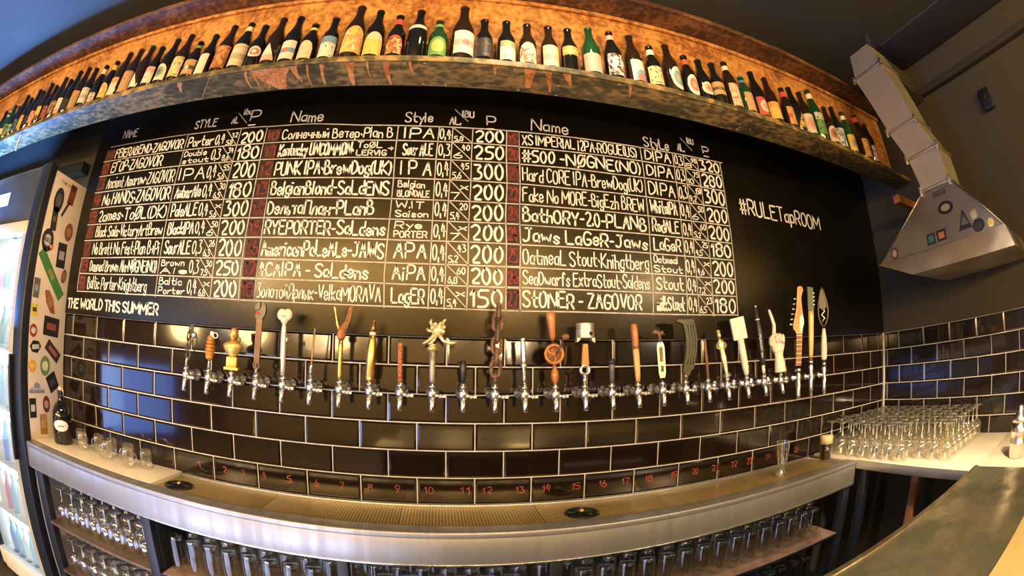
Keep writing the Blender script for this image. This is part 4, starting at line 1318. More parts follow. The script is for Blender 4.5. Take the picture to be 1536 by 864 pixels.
        h = P_('handle', N_().lathe([(.006, .03), (.009, .04), (.013, .06), (.0145, .10), (.0145, H - .10), (.012, H - .08), (.0085, H - .055), (.0085, H - .012), (.005, H - .006), (0, H - .006)], 16), M_BLACK, t)
        P_('base_sleeve', N_().lathe([(.005, 0), (.0075, .01), (.0078, .038), (.006, .046)], 14), M_IVORY, h)
        P_('top_bead', N_().ball((0, -.004, H - .004), .0045), M_IVORY, h)
        g = N_()
        T0 = g.T
        def mt(p):
            return (-.002 + (p[1]), -.0150, p[0])
        write(g, 'nuvun', .10, .165, -.004, .006, .0022, mt)
        write(g, 'vuv', .07, .09, -.004, .004, .002, mt)
        P_('white_print', g, M_CHALK, h)
        P_('neck_band', N_().lathe([(.0102, H - .062), (.0102, H - .057)], 14), M_IVORY, h)
    elif kind == 'fist':
        g = N_()
        g.lathe([(.0, .0), (.0235, .0), (.0235, .004), (.021, .035), (.0175, .062), (.0165, .074), (.019, .086)], 20, sy=.8)
        g.lathe([(.019, .084), (.023, .096), (.0285, .115), (.030, .132), (.029, .15), (.024, .160), (.012, .166), (0, .167)], 20, sy=.62)
        h = P_('handle', g, M_IVORY, t, 'ivory forearm and clenched palm')
        for i, (x, z) in enumerate(((.022, .150), (.010, .156), (-.002, .157))):
            g = N_()
            g.tube([(x, .004, z + .004), (x, -.010, z + .006), (x - .001, -.021, z - .004), (x - .002, -.022, z - .020), (x - .002, -.014, z - .028)], [.0062, .0070, .0068, .0062, .0055], 10)
            P_('folded_finger', g, M_IVORY, h)
        g = N_()
        g.tube([(-.012, -.004, .152), (-.010, -.008, .175), (-.006, -.009, .205), (-.010, -.008, .235), (-.016, -.006, H - .004), (-.018, -.006, H)], [.0085, .0078, .0072, .0064, .0054, .0025], 12)
        P_('raised_finger', g, M_IVORY, h)
        g = N_()
        g.tube([(-.020, 0, .112), (-.028, -.008, .130), (-.027, -.016, .150), (-.018, -.022, .160), (-.010, -.024, .162)], [.009, .0085, .0078, .007, .005], 10)
        P_('thumb', g, M_IVORY, h)
    elif kind == 'guitar':
        h = P_('handle', N_().prism([(-.0105, .01), (.0105, .01), (.0125, .155), (-.0105, .155)], -.006, .010), mat('rosewood', (.34, .12, .04), .45, c2=(.24, .08, .03), scale=20, stretch=(6, 6, 1)), t, 'rosewood fretboard neck')
        for k in range(7):
            z = .025 + k * .02
            P_('fret', N_().box(-.011, .011, -.0072, -.0060, z, z + .0016), M_PALEGOLD, h)
        poly = [(-.011, .158), (-.024, .178), (-.025, .190), (-.016, .235), (-.010, .272), (-.004, H - .006), (.006, H), (.016, H - .006), (.019, H - .020), (.013, H - .040), (.010, H - .06), (.016, .235), (.020, .200), (.014, .178), (.013, .158)]
        P_('headstock', N_().prism(poly, -.004, .008), mat('maple', (.72, .32, .08), .35, c2=(.62, .26, .06), scale=8, coat=.4), h)
        P_('nut', N_().box(-.012, .0135, -.0075, -.004, .155, .160), M_IVORY, h)
        for k in range(6):
            z = .196 + k * .023
            x = -.026 + k * .0035
            g = N_()
            g.tube([(x + .008, 0, z), (x - .004, 0, z + .001)], .0018, 6).ball((x - .008, 0, z + .001), .005, sc=(1.1, .6, .9))
            P_('tuning_peg', g, M_CHROME, h)
        g = N_()
        def mt(p):
            return (p[1], -.0048, p[0])
        write(g, 'vuvnv', .20, .285, -.004, .008, .0016, mt)
        P_('headstock_print', g, M_WOODD, h)
    elif kind == 'neck':
        h = P_('handle', N_().lathe([(.0085, .012), (.0105, .03), (.0125, .08), (.0135, .15), (.0145, .205), (.0145, .225)], 16, sx=1.05, sy=.8), mat('yellow_lacquer', (.80, .52, .14), .3, c2=(.72, .44, .10), scale=10, coat=.4), t)
        P_('headstock', N_().prism([(-.0145, .222), (.0145, .222), (.016, .25), (.014, H - .004), (-.016, H), (-.017, .25)], -.007, .008), M_GREEN, h)
        for k in range(4):
            z = .255 + k * .018
            P_('tuning_peg', N_().ball((.016, -.006, z), .0048, sc=(1.2, .7, .8)), M_IVORY, h)
        P_('ferrule', N_().lathe([(.009, .0), (.009, .014)], 12), M_WOODD, h)
    elif kind == 'spear':
        h = P_('handle', N_().lathe([(.009, .010), (.0125, .02), (.0135, .06), (.0115, .115), (.008, .145), (.0065, .16)], 16), M_IVORY, t)
        def leaf(sc):
            pts = []
            z0, L = .165, H - .165
            for k in range(13):
                u = k / 12
                pts.append((sc * .0215 * math.sin(PI * u ** .75), z0 + L * u))
            return pts
        for s_ in (-1, 1):
            P_('blade_edge', N_().tube([(x * s_, 0, z) for x, z in leaf(1)], [.0038] * 12 + [.0012], 6, flat=.6), M_GUN, h)
        P_('blade_web', N_().prism([(-.016, .26), (0, .245), (.016, .26), (.012, .30), (0, H - .01), (-.012, .30)], -.001, .001), M_GUN, h)
        g = N_()
        g.tube([(-.006, 0, .19), (.006, 0, .21), (-.008, 0, .225), (.006, 0, .24), (0, 0, .262)], .003, 6)
        P_('scroll', g, M_PALEGOLD, h)
        P_('ferrule', N_().lathe([(.010, -.002), (.010, .008)], 12), M_BLACK, h)

TURN = {'block': -.5, 'figurine': -.45, 'magazine': -.3, 'opener': -.3, 'fist': -.55, 'guitar': -.8, 'neck': -.6, 'spear': -.8, 'bust': .3, 'slender': -.4}
def hand(kind, t, *a):
    before = set(t.children)
    handle(kind, t, *a)
    for o in t.children:
        if o not in before:
            if kind in TURN:
                o.rotation_euler.z = TURN[kind]
            if kind in ('bust', 'fist'):
                o.scale = (1.2, 1.2, 1.0)
            elif kind in ('guitar', 'spear'):
                o.scale = (1.25, 1.0, 1.0)

TAPS = [
 (-.974, 'bikechain', .147, .013, 'bundled metal chain handle topped by a chrome ball'),
 (-.868, 'grenade', .126, .008, 'ribbed amber grenade-shaped handle with a ring'),
 (-.766, 'bust', .154, .004, 'gold painted bust handle'),
 (-.664, 'wrench', .252, .007, 'long adjustable wrench handle'),
 (-.560, 'shifter', .237, -.002, 'white column handle ending in a heart-shaped knob'),
 (-.458, 'rod', .172, .011, 'thin bare brass rod handle'),
 (-.355, 'pliers', .249, .002, 'brass handle with open V-shaped arms'),
 (-.253, 'bullet', .210, .009, 'big brass cartridge handle'),
 (-.152, 'rebar', .134, -.002, 'rusty ribbed steel rod handle'),
 (-.047, 'octopus', .124, -.001, 'pale gold octopus on a grey grip'),
 (.053, 'blackshort', .082, -.001, 'short black handle with silver bead'),
 (.157, 'bigchain', .268, .010, 'tall rusty welded chain handle'),
 (.256, 'dagger', .161, -.008, 'ornate silver turned handle'),
 (.361, 'drill', .252, -.018, 'wooden hand-drill handle with a crank wheel'),
 (.465, 'piston', .213, .001, 'engine piston and connecting-rod handle'),
 (.566, 'blackshort2', .091, -.002, 'short dark grey handle with black finial'),
 (.668, 'hammer', .215, -.016, 'two-tone wooden tool-grip handle'),
 (.770, 'opener', .200, -.012, 'slotted brass opener handle with a claw'),
 (.873, 'magazine', .231, -.004, 'curved dark green magazine handle'),
 (.977, 'stick', .157, -.014, 'plain thin brown wooden stick handle'),
 (1.076, 'figurine', .190, -.037, 'small gold and green figure handle'),
 (1.182, 'block', .247, -.041, 'white square block on a bumpy white shaft'),
 (1.284, 'slender', .297, -.031, 'slender black bottle-shaped handle with white print'),
 (1.391, 'fist', .284, -.024, 'ivory fist handle with one raised finger'),
]
for x, kind, H, dx, words in TAPS:
    t = thing('beer_tap', f'chrome beer tap with {words}', 'beer tap', (x, -0.1, 1.358), 0, 'beer taps along the tiled wall')
    link('body', tapmesh['body'], t)
    link('shank', tapmesh['shank'], t)
    link('spout', tapmesh['spout'], t)
    link('collar', tapmesh['collar'], t)
    link('flow_lever', tapmesh['lever'], t)
    hand(kind, t, H - .008, dx)
for x, kind, ztop, zb, dx, words in ((1.515, 'guitar', 1.771, 1.402, .016, 'electric guitar headstock and neck handle'), (1.610, 'neck', 1.772, 1.433, .017, 'yellow bat-like handle with a green pegged head'),
                                 (1.717, 'spear', 1.779, 1.418, .008, 'cream handle ending in an open leaf-shaped metal spear')):
    t = thing('beer_tap', f'tall chrome tap column with {words}', 'beer tap', (x, -0.1, zb - .034), 0, 'beer taps along the tiled wall')
    L = zb - 1.262
    G().lathe([(.0, .034 - L), (.009, .034 - L), (.0105, -.09), (.012, -.075), (.012, -.04), (.010, -.036), (.0115, -.02), (.0125, 0), (.0105, .010), (.0105, .018), (.0125, .020), (.0125, .030), (.010, .034)], 16).obj('column', M_CHROME, t)
    G().lathe([(.013, .012), (.013, .018)], 16).obj('black_ring', M_BLACK, t)
    o = link('shank', tapmesh['shank'], t)
    o.location = (0, 0, 1.358 - (zb - .034))
    hand(kind, t, ztop - zb, dx)

# ------------------------------------------------------------------ back counter
ct = thing('steel_counter', 'long brushed steel back counter with a perforated drip tray below the taps', 'counter', (0, -0.155, 0.0))
def cb(x0, x1, y0, y1, z0, z1, name, m, bev=.002, label=None, par=ct):
    return G().box(x0, x1, y0 + .155, y1 + .155, z0, z1, bev=bev).obj(name, m, par, label=label)
cb(-1.895, 1.758, -0.316, -0.300, 0.842, 0.936, 'front_panel', M_STEELF, .002)
cb(-1.895, 1.758, -0.318, -0.252, 0.934, 0.955, 'front_rim', M_STEELF, .004)
cb(-1.895, 1.758, -0.318, -0.298, 0.838, 0.844, 'bottom_fold', M_CHROME, .001)
cb(-1.075, 1.758, -0.252, -0.012, 0.925, 0.936, 'tray_bed', M_BLACKM, .001)
cb(-1.075, 1.758, -0.022, -0.010, 0.936, 0.950, 'back_upstand', M_STEEL, .002)
# perforated tray cover
def perfmat():
    m, t, out = nt('perforated_brass_steel')
    p = N(t, 'BsdfPrincipled')
    t.links.new(p.outputs[0], out.inputs[0])
    tc = N(t, 'TexCoord')
    mp = N(t, 'Mapping')
    mp.inputs['Scale'].default_value = (95, 95, 95)
    t.links.new(tc.outputs['Object'], mp.inputs[0])
    fr = N(t, 'VectorMath', operation='FRACTION')
    t.links.new(mp.outputs[0], fr.inputs[0])
    sx = N(t, 'SeparateXYZ')
    t.links.new(fr.outputs[0], sx.inputs[0])
    cx = N(t, 'CombineXYZ')
    t.links.new(sx.outputs[0], cx.inputs[0])
    t.links.new(sx.outputs[1], cx.inputs[1])
    ds = N(t, 'VectorMath', operation='DISTANCE')
    ds.inputs[1].default_value = (.5, .5, 0)
    t.links.new(cx.outputs[0], ds.inputs[0])
    lt = N(t, 'Math', operation='LESS_THAN')
    lt.inputs[1].default_value = .30
    t.links.new(ds.outputs['Value'], lt.inputs[0])
    mx = N(t, 'Mix', data_type='RGBA')
    mx.inputs[6].default_value = (.62, .42, .15, 1)
    mx.inputs[7].default_value = (.03, .02, .01, 1)
    t.links.new(lt.outputs[0], mx.inputs[0])
    t.links.new(mx.outputs[2], p.inputs['Base Color'])
    iv = N(t, 'Math', operation='SUBTRACT')
    iv.inputs[0].default_value = 1
    t.links.new(lt.outputs[0], iv.inputs[1])
    p.inputs['Metallic'].default_value = .55
    p.inputs['Roughness'].default_value = .4
    b = N(t, 'Bump')
    b.invert = True
    b.inputs['Distance'].default_value = .002
    t.links.new(lt.outputs[0], b.inputs['Height'])
    t.links.new(b.outputs[0], p.inputs['Normal'])
    return m
M_PERF = perfmat()
xs = [-1.075, -0.62, -0.155, 0.31, 0.775, 1.24, 1.70]
for a, b in zip(xs, xs[1:]):
    cb(a + .001, b - .001, -0.2515, -0.0225, 0.9362, 0.9405, 'tray_grille', M_PERF, .001)
cb(-1.895, -1.078, -0.252, -0.004, 0.925, 0.9555, 'cream_worktop', M_CREAM, .002)
cb(1.702, 1.758, -0.2515, -0.012, 0.936, 0.950, 'end_plate', M_STEEL, .002)
# frame and shelves beneath
rack = thing('glass_shelving', 'black open shelving with brown and pink-matted shelves beneath the steel counter', 'shelving', (0, -0.155, 0.0))
for x0, x1 in ((-1.86, -1.80), (-1.12, -1.075), (-0.345, -0.31), (0.31, 0.35), (1.715, 1.758)):
    cb(x0, x1, -0.296, -0.252, 0.0, 0.836, 'leg', M_BLACKM, .002, par=rack)
cb(-1.80, -1.12, -0.30, -0.012, 0.592, 0.606, 'shelf', M_BROWNSH, .001, par=rack)
cb(-1.80, -1.12, -0.30, -0.012, 0.342, 0.356, 'shelf', M_BROWNSH, .001, par=rack)
cb(-1.075, 1.715, -0.30, -0.012, 0.594, 0.606, 'shelf', M_BLACKM, .001, par=rack)
cb(-1.06, 1.70, -0.298, -0.02, 0.6065, 0.6095, 'shelf_mat', M_PINK, 0, par=rack)
cb(-1.075, 1.715, -0.30, -0.012, 0.342, 0.356, 'shelf', M_BLACKM, .001, par=rack)
cb(-1.075, -1.068, -0.258, -0.012, 0.0, 0.836, 'side_panel', M_BLACKM, 0, par=rack)
cb(-1.80, 1.715, -0.012, -0.004, 0.0, 0.86, 'back_panel', mat('brown_back_panel', (.035, .028, .02), .6), 0, par=rack)
# glass rinsers set into the tray
for x, wd in ((-1.0, 'left end'), (0.45, 'middle')):
    t = thing('glass_rinser', f'round black glass rinser with a brass nozzle at the {wd} of the drip tray', 'glass rinser', (x, -0.15, 0.9406))
    G().lathe([(.0, 0), (.062, 0), (.062, .003), (.056, .005), (.054, .002), (0, .002)], 28).obj('basin', M_BLACK, t)
    g = G()
    for k in range(6):
        a = k * PI / 3
        g.tube([(.010 * math.cos(a), .010 * math.sin(a), .006), (.050 * math.cos(a), .050 * math.sin(a), .006)], .0025, 6)
    g.obj('spokes', M_BLACK, t)
    G().lathe([(.006, .003), (.011, .006), (.011, .014), (.006, .018), (0, .019)], 14).obj('nozzle', M_BRASS, t)

# ------------------------------------------------------------------ right-hand counter and bar
rc = thing('side_counter', 'cream laminate side counter in the right corner carrying upturned stem glasses', 'counter', (2.13, -0.6, 0))
def rb(x0, x1, y0, y1, z0, z1, name, m, bev=.002):
    return G().box(x0 - 2.13, x1 - 2.13, y0 + .6, y1 + .6, z0, z1, bev=bev).obj(name, m, rc)
rb(1.764, 2.505, -0.99, -0.012, 0.925, 0.957, 'worktop', M_CREAM, .001)
t = thing('side_worktop', 'cream laminate worktop in the far right corner under the steel shaker', 'counter', (2.155, -1.45, 0))
G().box(-.355, .35, -.45, .4595, .925, .957, bev=.001).obj('worktop', M_CREAM, t)
for x in (-.33, .30):
    G().box(x, x + .03, -.44, -.41, 0, .925).obj('leg', M_BLACKM, t)
rb(1.758, 1.7635, -0.97, -0.32, 0.917, 0.957, 'front_edge', M_STEEL, .001)
rb(1.80, 1.845, -0.36, -0.315, 0, 0.925, 'leg', M_BLACKM)
rb(1.80, 1.845, -0.98, -0.935, 0, 0.925, 'leg', M_WOODD)
rb(2.45, 2.50, -0.98, -0.935, 0, 0.925, 'leg', M_BLACKM)
rb(1.85, 1.90, -0.66, -0.62, 0, 0.925, 'brace', M_WOODD)
bar = thing('bar_top', 'scratched steel service bar top running towards the viewer at lower right', 'bar counter', (0.9, -1.18, 0))
def bb(x0, x1, y0, y1, z0, z1, name, m, bev=.002):
    return G().box(x0 - .9, x1 - .9, y0 + 1.18, y1 + 1.18, z0, z1, bev=bev).obj(name, m, bar)
bb(-0.4, 1.795, -1.372, -1.012, 0.9575, 0.968, 'steel_top', M_STEELB, .001)
bb(-0.4, 1.795, -1.012, -0.992, 0.930, 0.972, 'raised_edge', mat('worn_edge_steel', (.58, .46, .28), .35, .9, c2=(.42, .30, .16), scale=20), .003)
bb(-0.4, 1.76, -1.372, -1.012, 0.935, 0.957, 'underlay', M_BLACKM, 0)
bb(-0.4, 1.76, -1.372, -1.33, 0.0, 0.935, 'bar_front', M_BLACKM, 0)
cu = thing('customer_ledge', 'plain pale yellow wooden ledge on the near side of the steel bar', 'ledge', (0.9, -1.6, 0))
G().box(-1.2, .895, -.25, .226, .945, .969, bev=.003).obj('ledge_top', M_YELLOW, cu)
G().box(-1.15, .85, .10, .14, 0, .944).obj('support_panel', M_BLACKM, cu)
t = thing('plastic_tub', 'white plastic tub under the inner edge of the steel bar', 'tub', (0.93, -0.96, 0.68))
G().box(-.22, .28, -.09, .055, 0.0, .18, bev=.02).obj('tub_body', M_WHITE, t)
G().box(-.23, .29, -.10, .065, .175, .19, bev=.006).obj('rim', M_WHITE, t)
sh = thing('undercounter_rack', 'black steel rack under the service bar holding the white tub', 'rack', (0.9, -1.1, 0))
G().box(-.6, .40, -.2, .24, .665, .679).obj('rack_shelf', M_BLACKM, sh)
for x in (-.58, .36):
    G().box(x, x + .03, -.2, -.17, 0, .664).obj('leg', M_BLACKM, sh)
    G().box(x, x + .03, .20, .23, 0, .664).obj('leg', M_BLACKM, sh)

# cocktail shaker at right edge
t = thing('cocktail_shaker', 'polished steel ribbed shaker standing at the right end of the cream counter', 'shaker', (1.99, -1.165, 0.957))
G().lathe([(0, 0), (.036, 0), (.040, .004), (.043, .05), (.046, .058), (.046, .064), (.043, .070), (.0435, .10), (.046, .104), (.046, .110), (.043, .114), (.043, .14)], 28).obj('shaker_body', M_CHROME, t)
G().lathe([(.043, .14), (.040, .155), (.026, .175), (.020, .18), (.020, .20), (.010, .206), (0, .206)], 24).obj('shaker_lid', M_CHROME, t)

# ------------------------------------------------------------------ glasses
def stem_prof():
    # upturned wine glass: rim on the counter, foot on top
    return [(.030, 0), (.034, .020), (.037, .045), (.034, .070), (.022, .086), (.008, .094), (.0042, .102), (.0036, .135), (.0045, .150), (.014, .1545), (.033, .158), (.033, .160), (0, .1605)]
ME_BOWL = G().lathe(stem_prof()[:6], 16, cap=False).mesh('bowl', M_GLASSB)
ME_STEM = G().lathe(stem_prof()[5:9], 10, cap=False).mesh('stem', M_GLASSF)
ME_FOOT = G().lathe(stem_prof()[8:], 16, cap=False).mesh('foot', M_GLASSF)
def stem_glass(loc, label, group):
    t = thing('wine_glass', label, 'glass', loc, R.uniform(0, 6), group)
    link('bowl', ME_BOWL, t)
    link('stem', ME_STEM, t)
    link('foot', ME_FOOT, t)
    return t
ORD = ['first', 'second', 'third', 'fourth', 'fifth', 'sixth', 'seventh', 'eighth', 'ninth', 'tenth', 'eleventh', 'twelfth', 'thirteenth', 'fourteenth', 'fifteenth', 'sixteenth', 'seventeenth', 'eighteenth']
def wl(i, j):
    return f'upturned stem glass on cream counter, {ORD[i]} from steel counter, {ORD[j]} row from back wall'
w0 = stem_glass((1.83, -.075, .9575), wl(0, 0), 'upturned stem glasses on the side counter')
n = 0
for i in range(8):
    for j in range(10):
        x = 1.83 + i * .083 + R.uniform(-.003, .003)
        y = -.075 - j * .078 + R.uniform(-.0015, .0015)
        if i == 0 and j == 0:
            continue
        if i == 0 and j > 6:
            continue
        dup(w0, (x, y, .9575), wl(i, j), R.uniform(0, 6))
w1 = None
for zf, lv in ((.6066, 'upper'), (.3566, 'lower')):
    for i in range(8):
        for j in range(3):
            loc = (-1.748 + i * .081 + R.uniform(-.002, .002), -.060 - j * .081 + R.uniform(-.002, .002), zf)
            lab = f'upturned stem glass on {lv} brown shelf, {ORD[i]} from the fridge, {ORD[j]} row from the back'
            if w1 is None:
                w1 = stem_glass(loc, lab, 'stem glasses on the brown shelves')
            else:
                dup(w1, loc, lab, R.uniform(0, 6))
ME_TUM = G().lathe([(.036, 0), (.031, .13), (.029, .138), (.029, .14), (0, .14)], 18, cap=False).mesh('glass_wall', M_GLASS)
ME_TBASE = G().lathe([(.0285, .128), (.0285, .141), (.026, .142), (0, .142)], 18, cap=True).mesh('thick_base', M_GLASSB)
tg = None
cnt = {}
for zf, lv in ((.6100, 'upper'), (.3566, 'lower')):
    for j in range(3):
        for i in range(33):
            x = -1.02 + i * .0815 + (.04 if j % 2 else 0) + R.uniform(-.002, .002)
            if x > 1.66 or (lv == 'lower' and not (x > 1.0)) or -0.39 < x < -0.27 and j == 0 or .26 < x < .40 and j == 0:
                continue
            loc = (x, -.053 - (2 - j) * .078, zf)
            bay = 'left' if x < -.33 else ('middle' if x < .33 else 'right')
            cnt[(lv, j, bay)] = cnt.get((lv, j, bay), 0) + 1
            lab = f"upturned pint glass, {'pink' if lv == 'upper' else 'lowest'} shelf {bay} bay, {['front', 'middle', 'back'][j]} row, {ORD[cnt[(lv, j, bay)] - 1]} from its left post"
            if tg is None:
                tg = thing('pint_glass', lab, 'glass', loc, 0, 'pint glasses on the pink-matted shelf')
                link('glass_wall', ME_TUM, tg)
                link('thick_base', ME_TBASE, tg)
            else:
                dup(tg, loc, lab, 0, 'pint glasses on the pink-matted shelf' if lv == 'upper' else 'pint glasses on the lowest shelf')
# small tasting mugs on the cream worktop
ME_MUG = G().lathe([(.024, 0), (.0275, .008), (.028, .05), (.0275, .068), (.024, .078), (.012, .082), (0, .082)], 16, cap=False).mesh('glass_wall', M_GLASSB)
ME_MUGH = G().tube([(.026, 0, .018), (.040, 0, .024), (.043, 0, .040), (.038, 0, .054), (.026, 0, .058)], .004, 8).mesh('handle', M_GLASSB)
first = None
words = ['nearest the black growler', 'second from the black growler', 'third from the black growler', 'at the back of the middle pair', 'at the front of the middle pair',
         'third from the drip tray', 'second from the drip tray', 'nearest the drip tray']
for i, (x, y) in enumerate(((-1.685, -.075), (-1.625, -.115), (-1.545, -.07), (-1.455, -.065), (-1.43, -.13), (-1.335, -.075), (-1.285, -.14), (-1.215, -.09))):
    lab = f'small clear glass mug on the cream worktop, {words[i]}'
    if first is None:
        first = thing('glass_mug', lab, 'glass', (x, y, .9557), .4, 'small glass mugs on the cream worktop')
        link('glass_wall', ME_MUG, first)
        link('handle', ME_MUGH, first)
    else:
        dup(first, (x, y, .9557), lab, R.uniform(0, 6))
# stout glass and empty pilsner glass
t = thing('beer_glass', 'glass of black stout with a thick cream head, right end of drip tray', 'beer glass', (1.715, -.135, .9503))
G().lathe([(.028, 0), (.030, .004), (.038, .118)], 24, cap=False).obj('glass_wall', M_GLASS, t)
G().lathe([(0, .004), (.0285, .004), (.0345, .078), (0, .078)], 24).obj('stout', mat('stout_beer', (.006, .003, .002), .08), t)
G().lathe([(.0346, .0785), (.0372, .112), (.030, .117), (0, .119)], 24).obj('foam', mat('beer_foam', (.80, .58, .30), .7), t)
t = thing('beer_glass', 'tall empty pilsner glass standing on the drip tray left of the stout', 'beer glass', (1.375, -.15, .9408))
G().lathe([(.026, 0), (.028, .006), (.018, .022), (.020, .05), (.028, .10), (.033, .155)], 24, cap=False).obj('glass_wall', M_GLASSB, t)
G().lathe([(0, 0), (.026, 0), (.028, .006), (.016, .020), (0, .020)], 20).obj('thick_base', M_GLASSB, t)

# growler at far left
t = thing('growler_bottle', 'black growler bottle with a white oval label beside the stickered fridge', 'bottle', (-1.775, -.13, .9557))
G().lathe([(0, 0), (.050, 0), (.054, .006), (.055, .12), (.050, .15), (.034, .178), (.020, .192), (.017, .20), (.017, .228), (.020, .230), (.020, .238), (0, .238)], 28).obj('bottle_body', M_BOTK, t)
g = patch(.0552, .062, .112, 'oval', .26, 14)
for i, v in enumerate(g.v):
    g.v[i] = tuple(Matrix.Rotation(.75, 3, 'Z') @ Vector(v))
g.obj('oval_label', M_WHITE, t)
G().lathe([(.014, .238), (.016, .242), (.013, .256), (0, .258)], 16).obj('stopper', mat('porcelain_stopper', (.62, .45, .30), .3), t)
g = G()
g.tube([(-.017, 0, .212), (-.026, 0, .226), (-.020, 0, .250), (0, 0, .262), (.020, 0, .250), (.026, 0, .226), (.017, 0, .212)], .0018, 6)
g.obj('wire_bail', M_CHROME, t)
g = G()
def mg(p):
    a = p[0] / .0552 - PI / 2 + .75
    return (.0562 * math.cos(a), .0562 * math.sin(a), p[1])
write(g, 'vunuv', -.018, .018, .083, .092, .0022, mg)
g.obj('label_lettering', M_BLACK, t)

# ------------------------------------------------------------------ fridge
fr_ = thing('display_fridge', 'tall glass-door drinks fridge at left, its cream side covered in stickers', 'fridge', (-2.27, -.15, 0))
def fx(x0, x1, y0, y1, z0, z1, name, m, bev=.002, par=None, label=None):
    return G().box(x0 + 2.27, x1 + 2.27, y0 + .15, y1 + .15, z0, z1, bev=bev).obj(name, m, par or fr_, label=label)
fx(-1.93, -1.90, -.272, -.005, .02, 2.17, 'side_panel', M_PANEL, .002, label='cream side panel')
fx(-2.64, -2.61, -.272, -.005, .02, 2.17, 'side_panel', M_PANEL, .002)
fx(-2.61, -1.93, -.02, -.005, .02, 2.17, 'back_panel', M_FLED, 0, label='glowing lit back wall')
fx(-2.61, -1.93, -.272, -.02, 1.93, 2.17, 'top_box', M_BLACKM, 0)
fx(-2.61, -1.93, -.272, -.02, .02, .16, 'plinth', M_WHITE, 0)
hd = fx(-2.64, -1.92, -.318, -.274, 1.925, 2.19, 'header_panel', mat('header_paint', (.06, .07, .08), .22, c2=(.05, .06, .07)), .012)
g = G()
g.add([(-2.62 + 2.27, -.3192 + .15, 2.02), (-2.33 + 2.27, -.3192 + .15, 2.02), (-2.33 + 2.27, -.3192 + .15, 2.09), (-2.62 + 2.27, -.3192 + .15, 2.09)], [(0, 1, 2, 3)])
g.obj('header_sign', M_WHITE, hd)
door = fx(-1.99, -1.898, -.33, -.276, .10, 2.19, 'door_frame', M_BLACKM, .006)
fx(-2.64, -2.56, -.33, -.276, .10, 1.92, 'door_frame', M_BLACKM, .006)
fx(-2.56, -1.99, -.33, -.276, 1.86, 1.92, 'door_rail', mat('rail_cream', (.60, .50, .34), .4), .004)
fx(-2.56, -1.99, -.33, -.276, .10, .20, 'door_rail', M_WHITE, .004)
fx(-2.035, -1.99, -.325, -.28, .20, 1.86, 'door_gasket', mat('gasket_grey', (.45, .42, .34), .5), .003)
fx(-2.56, -2.035, -.308, -.302, .20, 1.86, 'door_glass', M_FGLASS, 0)
fx(-1.992, -1.975, -.36, -.332, .85, 1.32, 'door_handle', M_BLACK, .004)
for z in (.45, .74, 1.03, 1.32, 1.61):
    fx(-2.61, -1.935, -.262, -.025, z, z + .008, 'wire_shelf', M_WHITE, 0)
fl = light('fridge_light', 'AREA', (-2.3, -.255, 1.86), (-2.3, -.2, .5), 5, (.75, .88, 1.0), .55, .05)
canc = [(.35, .5, .85), (.85, .88, .92), (.75, .40, .48), (.45, .68, .80), (.88, .86, .8)]
ci = 0
firsts = {}
fc = {}
for z in (.16, .458, .748, 1.038, 1.328, 1.618):
    for x in (-2.50, -2.42, -2.34, -2.26, -2.18, -2.10, -2.02):
        kname = ci % 5
        fc[z] = fc.get(z, 0) + 1
        lab = ('%s drink bottle in the fridge, %s shelf from the bottom, %s from the left' % (['blue', 'silver', 'crimson', 'teal', 'cream'][kname], ORD[len(fc) - 1], ORD[fc[z] - 1]))
        if kname not in firsts:
            t = thing('drink_bottle', lab, 'bottle', (x, -.19, z + .0005 if z > .2 else .1605), 0, 'drink bottles inside the fridge')
            G().lathe([(0, 0), (.028, 0), (.030, .004), (.030, .11), (.026, .13), (.013, .17), (.012, .20), (0, .20)], 16).obj('bottle_body', mat('drink_%d' % kname, canc[kname], .3), t)
            G().lathe([(.0135, .192), (.0135, .207), (0, .208)], 12).obj('cap', M_WHITE, t)
            firsts[kname] = t
        else:
            dup(firsts[kname], (x, -.19, z + .0005 if z > .2 else .1605), lab, 0)
        ci += R.choice((1, 2, 3))
